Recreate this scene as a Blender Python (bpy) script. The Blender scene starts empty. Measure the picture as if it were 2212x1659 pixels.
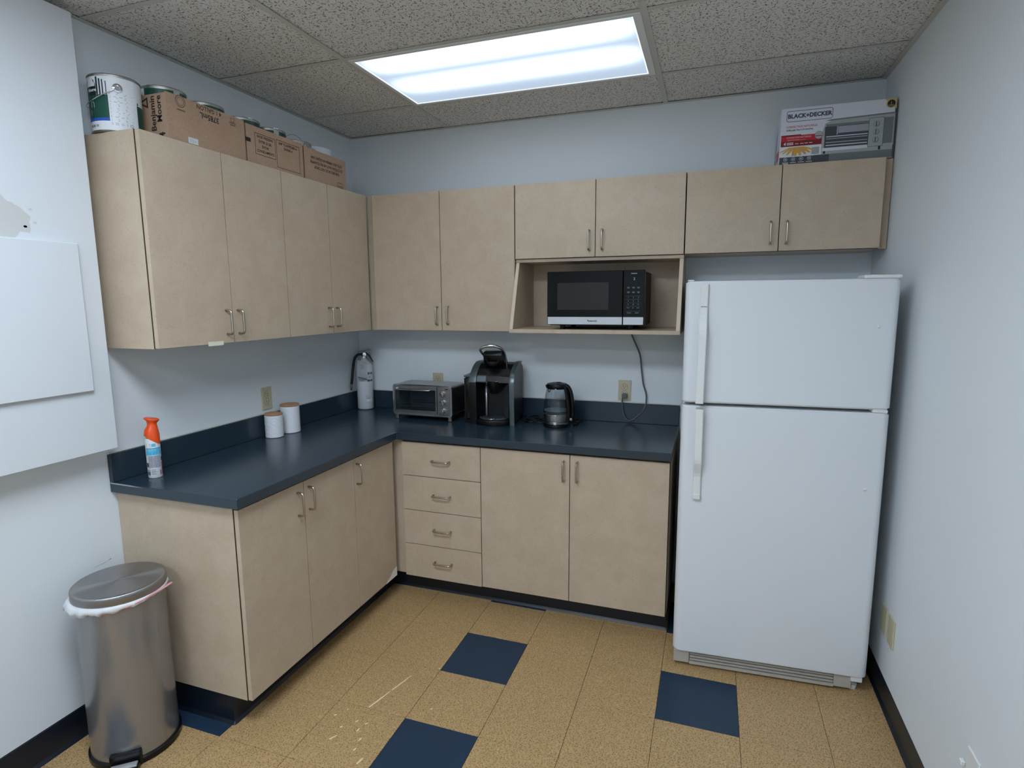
import bpy, bmesh, math, random
from mathutils import Vector, Matrix, noise
random.seed(7)
R = math.radians
PI = math.pi
scene = bpy.context.scene
C = scene.collection

# ------------------------------------------------------------------ camera
# world frame: x to the right along the back wall, y = -depth (back wall at y=+0.02), z up, metres
yaw, pitch, roll = -0.3337, -0.145, -0.0067
fwd = Vector((math.sin(yaw)*math.cos(pitch), math.cos(yaw)*math.cos(pitch), math.sin(pitch)))
rt = Vector((math.cos(yaw), -math.sin(yaw), 0))
up = rt.cross(fwd)
r2 = rt*math.cos(roll) + up*math.sin(roll)
u2 = up*math.cos(roll) - rt*math.sin(roll)
cam = bpy.data.objects.new('camera', bpy.data.cameras.new('camera'))
C.objects.link(cam)
M = Matrix((r2, u2, -fwd)).transposed().to_4x4()
M.translation = Vector((2.1391, -3.1792, 1.5991))
cam.matrix_world = M
cam.data.sensor_width = 36
cam.data.lens = 1238.4566/2212*36
cam.data.clip_start = 0.02
scene.camera = cam
# ------------------------------------------------------------------ world, exposure
w = bpy.data.worlds.new('world'); scene.world = w
w.use_nodes = True
w.node_tree.nodes['Background'].inputs[0].default_value = (0.55, 0.6, 0.68, 1)
w.node_tree.nodes['Background'].inputs[1].default_value = 0.3
scene.view_settings.view_transform = 'Standard'
scene.view_settings.look = 'None'
scene.view_settings.gamma = 1
scene.view_settings.use_curve_mapping = False
scene.view_settings.exposure = 0.17
LAMP = 15.0           # radiance of the two ceiling lamps out of view, raised to fill the room
LAMP_DIM = 3.0        # the lamp over the kitchen corner, dimmed so the bands on its lens show
LAMP_COL = (0.885, 0.98, 1.055)

# ------------------------------------------------------------------ room numbers
X0, X1 = -0.02, 2.85       # left / right wall faces
YB, YR = 0.02, -5.6        # back wall face, rear wall face
HC = 2.59                  # ceiling
GX, GD, TM, TL = 0.6545, 0.388, 0.6096, 1.2192    # ceiling grid
TX, TD, TS = 1.081, 0.806, 0.3048                 # floor tile grid

# ------------------------------------------------------------------ helpers
def obj(name, bm, mat, parent=None, loc=(0, 0, 0), rot=(0, 0, 0), smooth=False, autos=None):
    if isinstance(bm, bmesh.types.BMesh):
        me = bpy.data.meshes.new(name)
        if smooth:
            for f in bm.faces: f.smooth = True
        if autos is not None:
            for e in bm.edges:
                e.smooth = not (len(e.link_faces) == 2 and e.calc_face_angle(0) > R(autos))
        bm.to_mesh(me); bm.free()
    else:
        me = bm
    if mat is not None and not me.materials:
        for m in (mat if isinstance(mat, (list, tuple)) else [mat]): me.materials.append(m)
    o = bpy.data.objects.new(name, me); C.objects.link(o)
    o.location = loc; o.rotation_euler = rot
    if parent: o.parent = parent
    return o
def tag(o, label, cat, group=None, kind=None):
    o['label'] = label; o['category'] = cat
    if group: o['group'] = group
    if kind: o['kind'] = kind
    return o
def thing(name, label, cat, loc=(0, 0, 0), rz=0, group=None):
    o = bpy.data.objects.new(name, None); C.objects.link(o)
    o.empty_display_size = 0.05
    o.location = loc; o.rotation_euler = (0, 0, rz)
    return tag(o, label, cat, group)
def struct(name, bm, m, parent=None, label=None, **k):
    o = obj(name, bm, m, parent, **k)
    if parent is None: o['kind'] = 'structure'
    if label: o['label'] = label
    return o
def NB(): return bmesh.new()
def box(bm, x0, x1, y0, y1, z0, z1, bev=0, seg=1, vert_only=False):
    v = [bm.verts.new((x, y, z)) for z in (z0, z1) for y in (y0, y1) for x in (x0, x1)]
    fs = []
    for q in ((0, 2, 3, 1), (4, 5, 7, 6), (0, 1, 5, 4), (2, 6, 7, 3), (0, 4, 6, 2), (1, 3, 7, 5)):
        fs.append(bm.faces.new([v[i] for i in q]))
    if bev:
        es = {e for f in fs for e in f.edges}
        if vert_only: es = {e for e in es if abs(e.verts[0].co.z-e.verts[1].co.z) > 1e-6}
        bmesh.ops.bevel(bm, geom=list(es), offset=bev, segments=seg, affect='EDGES', profile=0.5)
    return bm
def B(*a, **k): return box(NB(), *a, **k)
def lathe(bm, prof, seg=32, c=(0, 0, 0), sx=1, sy=1):
    rings = []
    for r, z in prof:
        if r < 1e-6: rings.append([bm.verts.new((c[0], c[1], c[2]+z))])
        else: rings.append([bm.verts.new((c[0]+sx*r*math.cos(2*PI*i/seg), c[1]+sy*r*math.sin(2*PI*i/seg), c[2]+z)) for i in range(seg)])
    for a, b in zip(rings, rings[1:]):
        for i in range(seg):
            j = (i+1) % seg
            if len(a) == 1 and len(b) == 1: continue
            if len(a) == 1: bm.faces.new((a[0], b[j], b[i]))
            elif len(b) == 1: bm.faces.new((a[i], a[j], b[0]))
            else: bm.faces.new((a[i], a[j], b[j], b[i]))
    bmesh.ops.recalc_face_normals(bm, faces=bm.faces)
    return bm
def tube(bm, pts, r, seg=8, closed=False, caps=True):
    pts = [Vector(p) for p in pts]; n = len(pts); rings = []; prev = None
    for i, p in enumerate(pts):
        if closed: t = (pts[(i+1) % n]-pts[i-1]).normalized()
        else: t = (pts[min(i+1, n-1)]-pts[max(i-1, 0)]).normalized()
        if prev is None:
            a = Vector((0, 0, 1)) if abs(t.z) < 0.9 else Vector((1, 0, 0))
            nn = t.cross(a).normalized()
        else:
            nn = (prev - t*prev.dot(t)).normalized()
        prev = nn; bb = t.cross(nn)
        rr = r[i] if isinstance(r, (list, tuple)) else r
        rings.append([bm.verts.new(p + (nn*math.cos(2*PI*k/seg)+bb*math.sin(2*PI*k/seg))*rr) for k in range(seg)])
    m = n if closed else n-1
    for i in range(m):
        a, b = rings[i], rings[(i+1) % n]
        for k in range(seg):
            l = (k+1) % seg
            bm.faces.new((a[k], a[l], b[l], b[k]))
    if caps and not closed:
        bm.faces.new(rings[0]); bm.faces.new(rings[-1])
    bmesh.ops.recalc_face_normals(bm, faces=bm.faces)
    return bm
def spline(pts, n=8):
    pts = [Vector(p) for p in pts]; out = []
    P = [pts[0]]+pts+[pts[-1]]
    for i in range(1, len(P)-2):
        a, b, c, d = P[i-1], P[i], P[i+1], P[i+2]
        for k in range(n):
            t = k/n
            out.append(0.5*((2*b)+(c-a)*t+(2*a-5*b+4*c-d)*t*t+(-a+3*b-3*c+d)*t**3))
    out.append(pts[-1]); return out
def prism(bm, poly, axis, a, b):
    """extrude a 2D polygon between a and b along axis ('x': poly is (y,z); 'y': (x,z); 'z': (x,y))"""
    def P(p, t):
        return {'x': (t, p[0], p[1]), 'y': (p[0], t, p[1]), 'z': (p[0], p[1], t)}[axis]
    va = [bm.verts.new(P(p, a)) for p in poly]; vb = [bm.verts.new(P(p, b)) for p in poly]
    bm.faces.new(va); bm.faces.new(list(reversed(vb)))
    n = len(poly)
    for i in range(n): bm.faces.new((va[i], va[(i+1) % n], vb[(i+1) % n], vb[i]))
    bmesh.ops.recalc_face_normals(bm, faces=bm.faces)
    return bm
def bevel_all(bm, o, seg=2, ang=30):
    es = [e for e in bm.edges if len(e.link_faces) == 2 and e.calc_face_angle(0) > R(ang)]
    bmesh.ops.bevel(bm, geom=es, offset=o, segments=seg, affect='EDGES', profile=0.5)
    return bm

# ------------------------------------------------------------------ materials
def lin(c): return tuple(((v/255+0.055)/1.055)**2.4 if v/255 > 0.04045 else v/255/12.92 for v in c)
class MT:
    def __init__(s, name):
        s.m = bpy.data.materials.new(name); s.m.use_nodes = True
        s.t = s.m.node_tree; s.b = s.t.nodes['Principled BSDF']
    def n(s, ty, **k):
        nd = s.t.nodes.new(ty)
        for a, v in k.items():
            if a in nd.inputs: nd.inputs[a].default_value = v
            else: setattr(nd, a, v)
        return nd
    def l(s, a, b): s.t.links.new(a, b)
    def coord(s, scale=(1, 1, 1), rot=(0, 0, 0), world=True):
        if world:
            g = s.n('ShaderNodeNewGeometry'); src = g.outputs['Position']
        else:
            g = s.n('ShaderNodeTexCoord'); src = g.outputs['Object']
        mp = s.n('ShaderNodeMapping'); mp.inputs['Scale'].default_value = scale; mp.inputs['Rotation'].default_value = rot
        s.l(src, mp.inputs['Vector']); return mp.outputs['Vector']
    def noise(s, vec, scale, detail=3, rough=0.5, dist=0):
        nd = s.n('ShaderNodeTexNoise'); nd.inputs['Scale'].default_value = scale; nd.inputs['Detail'].default_value = detail
        nd.inputs['Roughness'].default_value = rough; nd.inputs['Distortion'].default_value = dist
        s.l(vec, nd.inputs['Vector']); return nd.outputs['Fac']
    def ramp(s, fac, stops):
        nd = s.n('ShaderNodeValToRGB'); e = nd.color_ramp.elements
        while len(e) > 1: e.remove(e[-1])
        for i, (p, c) in enumerate(stops):
            x = e[0] if i == 0 else e.new(p)
            x.position = p; x.color = (*c, 1) if len(c) == 3 else c
        s.l(fac, nd.inputs['Fac']); return nd.outputs['Color']
    def mix(s, f, a, b, mode='MIX'):
        nd = s.n('ShaderNodeMix'); nd.data_type = 'RGBA'; nd.blend_type = mode
        for v, i in ((f, 0), (a, 6), (b, 7)):
            if hasattr(v, 'is_linked'): s.l(v, nd.inputs[i])
            else: nd.inputs[i].default_value = v if i == 0 else (*v, 1)[:4]
        return nd.outputs[2]
    def dashes(s, cell, la, lb, off, keep=0.66):
        """mask of short randomly turned dashes on the xy plane: one per voronoi cell"""
        v = s.coord(scale=(1/cell,)*3)
        nz = s.n('ShaderNodeTexNoise'); nz.inputs['Scale'].default_value = 2.2; nz.inputs['Detail'].default_value = 1; s.l(v, nz.inputs['Vector'])
        sb = s.n('ShaderNodeVectorMath', operation='MULTIPLY_ADD'); s.l(nz.outputs['Color'], sb.inputs[0]); sb.inputs[1].default_value = (0.5, 0.5, 0); sb.inputs[2].default_value = (off, off*1.7, 0)
        ad = s.n('ShaderNodeVectorMath', operation='ADD'); s.l(v, ad.inputs[0]); s.l(sb.outputs[0], ad.inputs[1])
        vo = s.n('ShaderNodeTexVoronoi', voronoi_dimensions='2D'); vo.inputs['Scale'].default_value = 1; s.l(ad.outputs[0], vo.inputs['Vector'])
        df = s.n('ShaderNodeVectorMath', operation='SUBTRACT'); s.l(ad.outputs[0], df.inputs[0]); s.l(vo.outputs['Position'], df.inputs[1])
        fl = s.n('ShaderNodeVectorMath', operation='MULTIPLY'); s.l(df.outputs[0], fl.inputs[0]); fl.inputs[1].default_value = (1, 1, 0)
        sp = s.n('ShaderNodeSeparateColor'); s.l(vo.outputs['Color'], sp.inputs[0])
        an = s.n('ShaderNodeMath', operation='MULTIPLY'); s.l(sp.outputs[0], an.inputs[0]); an.inputs[1].default_value = 6.2832
        ro = s.n('ShaderNodeVectorRotate', rotation_type='Z_AXIS'); s.l(fl.outputs[0], ro.inputs['Vector']); s.l(an.outputs[0], ro.inputs['Angle'])
        sc = s.n('ShaderNodeVectorMath', operation='MULTIPLY'); s.l(ro.outputs[0], sc.inputs[0]); sc.inputs[1].default_value = (1/la, 1/lb, 0)
        ln = s.n('ShaderNodeVectorMath', operation='LENGTH'); s.l(sc.outputs[0], ln.inputs[0])
        mr = s.n('ShaderNodeMapRange'); s.l(ln.outputs['Value'], mr.inputs[0]); mr.inputs[1].default_value = 0.75; mr.inputs[2].default_value = 1.15; mr.inputs[3].default_value = 1; mr.inputs[4].default_value = 0
        kp = s.n('ShaderNodeMath', operation='LESS_THAN'); s.l(sp.outputs[1], kp.inputs[0]); kp.inputs[1].default_value = keep
        mu = s.n('ShaderNodeMath', operation='MULTIPLY'); s.l(mr.outputs[0], mu.inputs[0]); s.l(kp.outputs[0], mu.inputs[1])
        return mu.outputs[0]
    def bump(s, h, strength, dist=0.001):
        nd = s.n('ShaderNodeBump'); nd.inputs['Strength'].default_value = strength; nd.inputs['Distance'].default_value = dist
        s.l(h, nd.inputs['Height']); s.l(nd.outputs[0], s.b.inputs['Normal'])
    def set(s, **k):
        for a, v in k.items():
            i = s.b.inputs[a.replace('_', ' ')]
            if hasattr(v, 'is_linked'): s.l(v, i)
            else: i.default_value = (*v, 1) if isinstance(v, tuple) and len(v) == 3 else v
        return s.m
def plain(name, rgb, rough=0.5, metal=0, var=0.05, vs=40, **k):
    s = MT(name); c = lin(rgb)
    f = s.noise(s.coord(world=False), vs, 3)
    col = s.mix(f, tuple(v*(1-var) for v in c), tuple(min(1, v*(1+var)) for v in c))
    return s.set(Base_Color=col, Roughness=rough, Metallic=metal, **k)

def mk_wall(name, rgb, patch=0.03):
    s = MT(name); c = lin(rgb); v = s.coord()
    f = s.noise(v, 1.5, 4); g = s.noise(v, 260, 2)
    col = s.mix(f, tuple(x*(1-patch) for x in c), tuple(min(1, x*(1+patch)) for x in c))
    s.bump(g, 0.25, 0.0006)
    return s.set(Base_Color=col, Roughness=0.6, Specular_IOR_Level=0.3)
m_wall = mk_wall('wall_paint', (224, 229, 232))
m_board = mk_wall('board_paint', (216, 220, 224), 0.015)
def mk_ceiling():
    s = MT('fissured_tile')
    base = lin((228, 226, 221))
    mk2 = None
    for cell, la, lb, off in ((0.021, 0.36, 0.075, 0.0), (0.017, 0.30, 0.080, 5.3), (0.012, 0.26, 0.09, 9.1)):
        m_ = s.dashes(cell, la, lb, off)
        mk2 = m_ if mk2 is None else s.mix(1.0, mk2, m_, 'LIGHTEN')
    pin = s.ramp(s.noise(s.coord(), 420, 2), [(0.0, (1, 1, 1)), (0.3, (1, 1, 1)), (0.36, (0, 0, 0))])
    big = s.noise(s.coord(), 90, 4)
    col = s.mix(big, tuple(x*0.90 for x in base), tuple(min(1, x*1.04) for x in base))
    col = s.mix(mk2, col, tuple(x*0.22 for x in base))
    col = s.mix(pin, col, tuple(x*0.45 for x in base))
    inv = s.n('ShaderNodeInvert'); s.l(mk2, inv.inputs['Color'])
    s.bump(inv.outputs[0], 0.5, 0.0015)
    return s.set(Base_Color=col, Roughness=0.9, Specular_IOR_Level=0.1)
m_ceil = mk_ceiling()
m_grid = plain('grid_paint', (198, 198, 190), 0.5)
def mk_vct(name, a, flk, lite, amt=1.0):
    s = MT(name); v = s.coord()
    A, F, L = lin(a), lin(flk), lin(lite)
    big = s.noise(v, 6, 3)
    n1 = s.noise(v, 105, 2, 0.5, 2.4); n2 = s.noise(v, 80, 3, 0.55, 1.6)
    col = s.mix(big, tuple(x*0.94 for x in A), tuple(x*1.05 for x in A))
    l1 = s.ramp(n2, [(0.56, (0, 0, 0)), (0.62, (1, 1, 1))])
    d1 = s.mix(1.0, s.dashes(0.0105, 0.34, 0.10, 2.2, 0.8), s.dashes(0.0075, 0.32, 0.13, 7.7, 0.8), 'LIGHTEN')
    ml = s.n('ShaderNodeMath', operation='MULTIPLY'); s.l(l1, ml.inputs[0]); ml.inputs[1].default_value = 0.65*amt
    md = s.n('ShaderNodeMath', operation='MULTIPLY'); s.l(d1, md.inputs[0]); md.inputs[1].default_value = 0.8*amt
    col = s.mix(ml.outputs[0], col, L); col = s.mix(md.outputs[0], col, F)
    rn = s.noise(v, 9, 3)
    s.bump(s.noise(v, 30, 3), 0.08, 0.002)
    ro = s.n('ShaderNodeMapRange'); s.l(rn, ro.inputs[0]); ro.inputs[3].default_value = 0.32; ro.inputs[4].default_value = 0.5
    return s.set(Base_Color=col, Roughness=ro.outputs[0], Specular_IOR_Level=0.35)
m_tan = mk_vct('tan_vinyl_tile', (183, 150, 104), (88, 66, 42), (196, 168, 126))
m_blue = mk_vct('blue_vinyl_tile', (33, 53, 74), (27, 45, 64), (41, 62, 84), 0.6)
m_grout = plain('tile_seam', (92, 70, 44), 0.9)
def mk_laminate():
    s = MT('beige_laminate'); v = s.coord()
    a, b, c = lin((197, 179, 156)), lin((190, 171, 148)), lin((168, 150, 129))
    n1 = s.noise(v, 11, 5, 0.6, 0.4); n2 = s.noise(v, 70, 4, 0.65, 1.8)
    col = s.mix(s.ramp(n1, [(0.38, (0, 0, 0)), (0.62, (1, 1, 1))]), a, b)
    d = s.ramp(n2, [(0.33, (0.45,)*3), (0.46, (0, 0, 0))])
    col = s.mix(d, col, c)
    return s.set(Base_Color=col, Roughness=0.42, Specular_IOR_Level=0.35)
m_lam = mk_laminate()
m_edge = plain('laminate_edge', (208, 192, 168), 0.5)
m_gap_shade = plain('door_gap_shade', (84, 66, 48), 0.8)  # dark brown standing for the shade in the seams between doors
def mk_counter():
    s = MT('navy_laminate_worktop'); v = s.coord()
    n = s.noise(v, 500, 2); b = s.noise(v, 8, 3)
    col = s.mix(s.ramp(n, [(0.4, (0, 0, 0)), (0.7, (1, 1, 1))]), lin((32, 47, 58)), lin((50, 66, 78)))
    col = s.mix(b, col, lin((38, 55, 67)))
    s.bump(n, 0.1, 0.0004)
    return s.set(Base_Color=col, Roughness=0.24, Specular_IOR_Level=0.6)
m_ctr = mk_counter()
m_base = plain('black_vinyl_cove', (17, 25, 36), 0.35, var=0.1)
m_caulk = plain('white_caulk', (205, 205, 198), 0.6)
m_nickel = plain('brushed_nickel', (190, 180, 165), 0.28, 1.0)
def mk_fridge():
    s = MT('white_enamel'); v = s.coord(world=False)
    s.bump(s.noise(v, 700, 2), 0.12, 0.0004)
    return s.set(Base_Color=lin((222, 226, 229)), Roughness=0.36, Specular_IOR_Level=0.5)
m_enam = mk_fridge()
m_wplas = plain('white_plastic', (226, 228, 226), 0.4, var=0.02)
m_gplas = plain('grey_grille_plastic', (178, 172, 162), 0.5)
m_black = plain('black_plastic', (11, 11, 13), 0.32, Specular_IOR_Level=0.35)
m_blackm = plain('matt_black', (14, 14, 15), 0.6)
m_gloss = plain('glossy_black_glass', (4, 4, 6), 0.07, Specular_IOR_Level=0.22)
m_win = plain('grey_oven_window', (40, 40, 38), 0.10, Specular_IOR_Level=0.3)
m_silver = plain('silver_plastic', (196, 198, 202), 0.3, 0.6)
m_chrome = plain('chrome', (215, 215, 218), 0.1, 1.0)
m_gun = plain('gunmetal_plastic', (92, 103, 105), 0.3, 0.55)
def mk_steel(name, rgb, aniso=0.75, rough=0.3, axis='Z', streak=(1, 1, 1), wave=0, metal=1.0):
    s = MT(name); c = lin(rgb)
    v = s.coord(scale=streak, world=False); f = s.noise(v, 60, 3)
    col = s.mix(f, tuple(x*0.9 for x in c), tuple(min(1, x*1.06) for x in c))
    tg = s.n('ShaderNodeTangent'); tg.direction_type = 'RADIAL'; tg.axis = axis
    s.l(tg.outputs[0], s.b.inputs['Tangent'])
    if wave: s.bump(s.noise(s.coord(scale=(1, 1, 0.04), world=False), 26, 3), wave, 0.004)
    return s.set(Base_Color=col, Roughness=rough, Metallic=metal, Anisotropic=aniso)
m_bin = mk_steel('brushed_steel_bin', (158, 157, 158), 0.5, 0.25, streak=(4, 4, 0.2), wave=0.12, metal=0.72)
m_lid = mk_steel('spun_steel_lid', (158, 156, 156), 0.9, 0.32, metal=0.9)
m_steel = plain('brushed_steel', (170, 166, 160), 0.3, 1.0)
m_bag = plain('white_bin_liner', (232, 234, 236), 0.35, Transmission_Weight=0.15)
m_pink = plain('pink_drawstring', (222, 150, 155), 0.5)
def mk_card():
    s = MT('corrugated_cardboard'); v = s.coord(world=False)
    f = s.noise(v, 12, 4); g = s.noise(v, 300, 2)
    col = s.mix(f, lin((168, 138, 116)), lin((184, 154, 130)))
    col = s.mix(0.12, col, s.ramp(g, [(0.3, (0.1, 0.06, 0.04)), (0.7, (0.9, 0.7, 0.5))]))
    return s.set(Base_Color=col, Roughness=0.85, Specular_IOR_Level=0.15)
m_card = mk_card()
m_redt = plain('dark_red_edge', (88, 40, 26), 0.7)
m_ink = plain('black_ink', (38, 27, 24), 0.7)
m_cink = plain('brown_ink_stamp', (112, 82, 66), 0.8)
m_white = plain('white_label', (222, 225, 228), 0.45, var=0.02)
m_wcard = plain('white_printed_card', (214, 216, 226), 0.45, var=0.02)
m_green = plain('dark_green_print', (10, 72, 58), 0.4)
m_dgreen = plain('black_green_print', (12, 34, 32), 0.4)
m_pblue = plain('blue_print', (24, 84, 178), 0.4)
m_lblue = plain('light_blue_print', (88, 184, 216), 0.4)
m_mblue = plain('teal_print', (24, 140, 180), 0.4)
m_lgrey = plain('grey_print', (158, 160, 170), 0.5)
m_dgrey = plain('dark_grey_print', (66, 70, 78), 0.5)
m_mgrey = plain('mid_grey_print', (112, 118, 120), 0.5)
m_sgrey = plain('silver_print', (164, 168, 166), 0.45)
m_red = plain('red_print', (190, 34, 46), 0.45)
m_dred = plain('dark_red_print', (124, 16, 24), 0.45)
m_gold = plain('gold_print', (190, 172, 112), 0.45)
m_fry = plain('golden_print', (214, 160, 58), 0.5, var=0.25, vs=120)
m_fry2 = plain('tan_print', (196, 150, 110), 0.5, var=0.2, vs=120)
m_orange = plain('orange_plastic', (238, 84, 26), 0.3, var=0.03)
m_wood = None
def mk_wood():
    s = MT('bamboo_lid_wood'); v = s.coord(scale=(1, 12, 1), world=False)
    f = s.noise(v, 14, 4)
    col = s.mix(f, lin((158, 116, 82)), lin((190, 146, 108)))
    return s.set(Base_Color=col, Roughness=0.5)
m_wood = mk_wood()
m_ceramic = plain('white_ceramic', (226, 228, 232), 0.25, var=0.01)
m_ivory = plain('ivory_plastic', (196, 188, 158), 0.4, var=0.02)
m_ivoryd = plain('ivory_shadow_gap', (70, 62, 44), 0.6)
m_extw = plain('white_enamel_cylinder', (214, 218, 222), 0.3, var=0.02)
m_cord = plain('grey_cord', (92, 96, 100), 0.5)
m_putty = mk_wall('bare_plaster', (200, 201, 198), 0.08)
m_tape = plain('masking_tape', (228, 224, 204), 0.6)
m_scuff = plain('cream_paint_scuff', (236, 214, 176), 0.5)
m_pencil = plain('grey_scuff', (120, 122, 126), 0.8)
m_bare = plain('bare_board_patch', (242, 236, 224), 0.7)
def mk_glass(name, rgb=(240, 245, 245), rough=0.0, thin=True):
    s = MT(name)
    s.t.nodes.remove(s.b)
    out = s.t.nodes['Material Output']
    tr = s.n('ShaderNodeBsdfTransparent'); tr.inputs[0].default_value = (*lin(rgb), 1)
    gl = s.n('ShaderNodeBsdfGlossy'); gl.inputs['Roughness'].default_value = 0.03
    lw = s.n('ShaderNodeLayerWeight'); lw.inputs[0].default_value = 0.5
    pw = s.n('ShaderNodeMath', operation='POWER'); s.l(lw.outputs['Facing'], pw.inputs[0]); pw.inputs[1].default_value = 3.5
    fr = s.n('ShaderNodeMath', operation='MULTIPLY_ADD'); s.l(pw.outputs[0], fr.inputs[0]); fr.inputs[1].default_value = 0.6; fr.inputs[2].default_value = 0.05
    mx = s.n('ShaderNodeMixShader'); s.l(fr.outputs[0], mx.inputs[0]); s.l(tr.outputs[0], mx.inputs[1]); s.l(gl.outputs[0], mx.inputs[2])
    s.l(mx.outputs[0], out.inputs[0]); return s.m
m_glass = mk_glass('clear_glass', (225, 230, 232))
m_smoke = mk_glass('smoked_plastic', (130, 138, 142))
m_oglass = mk_glass('oven_door_glass', (205, 212, 214))
m_water = mk_glass('kettle_water', (220, 232, 235))
def mk_lamp(LAMP, lo, hi, wd, nm):
    s = MT(nm); s.t.nodes.remove(s.b); out = s.t.nodes['Material Output']
    tc = s.n('ShaderNodeTexCoord'); sp = s.n('ShaderNodeSeparateXYZ'); s.l(tc.outputs['Object'], sp.inputs[0])
    # two fluorescent tubes run along x behind the lens: brighter bands above and below the middle
    sh = s.n('ShaderNodeMath', operation='ADD'); s.l(sp.outputs['Y'], sh.inputs[0]); sh.inputs[1].default_value = 0.075
    ab = s.n('ShaderNodeMath', operation='ABSOLUTE'); s.l(sh.outputs[0], ab.inputs[0])
    a = s.n('ShaderNodeMath', operation='SUBTRACT'); s.l(ab.outputs[0], a.inputs[0]); a.inputs[1].default_value = 0.125
    b = s.n('ShaderNodeMath', operation='MULTIPLY'); s.l(a.outputs[0], b.inputs[0]); b.inputs[1].default_value = wd
    c = s.n('ShaderNodeMath', operation='MULTIPLY'); s.l(b.outputs[0], c.inputs[0]); s.l(b.outputs[0], c.inputs[1])
    d = s.n('ShaderNodeMath', operation='MULTIPLY'); s.l(c.outputs[0], d.inputs[0]); d.inputs[1].default_value = -1
    e = s.n('ShaderNodeMath', operation='EXPONENT'); s.l(d.outputs[0], e.inputs[0])
    xa = s.n('ShaderNodeMath', operation='MULTIPLY'); s.l(sp.outputs['X'], xa.inputs[0]); xa.inputs[1].default_value = 1.72
    xp = s.n('ShaderNodeMath', operation='POWER'); ab2 = s.n('ShaderNodeMath', operation='ABSOLUTE'); s.l(xa.outputs[0], ab2.inputs[0]); s.l(ab2.outputs[0], xp.inputs[0]); xp.inputs[1].default_value = 6
    xe = s.n('ShaderNodeMath', operation='SUBTRACT'); xe.inputs[0].default_value = 1; s.l(xp.outputs[0], xe.inputs[1]); xe.use_clamp = True
    eg = s.n('ShaderNodeMath', operation='MULTIPLY'); s.l(e.outputs[0], eg.inputs[0]); s.l(xe.outputs[0], eg.inputs[1]); e = eg
    f = s.n('ShaderNodeMath', operation='MULTIPLY_ADD'); s.l(e.outputs[0], f.inputs[0]); f.inputs[1].default_value = hi; f.inputs[2].default_value = lo
    g = s.n('ShaderNodeMath', operation='MULTIPLY'); s.l(f.outputs[0], g.inputs[0]); g.inputs[1].default_value = LAMP
    em = s.n('ShaderNodeEmission'); tint = s.mix(e.outputs[0], (0.80, 0.98, 1.22), LAMP_COL); s.l(tint, em.inputs[0]); s.l(g.outputs[0], em.inputs[1])
    s.l(em.outputs[0], out.inputs[0]); return s.m
def mk_rim():
    s = MT('glowing_lens_rim'); s.t.nodes.remove(s.b); em = s.n('ShaderNodeEmission')
    em.inputs[0].default_value = (*LAMP_COL, 1); em.inputs[1].default_value = 1.3
    s.l(em.outputs[0], s.t.nodes['Material Output'].inputs[0]); return s.m
m_lrim = mk_rim()
m_lamp = mk_lamp(LAMP, 0.55, 1.1, 11, 'lit_diffuser')
m_lamp_dim = mk_lamp(LAMP_DIM, 0.19, 0.80, 13.5, 'lit_diffuser_dimmed')

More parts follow.
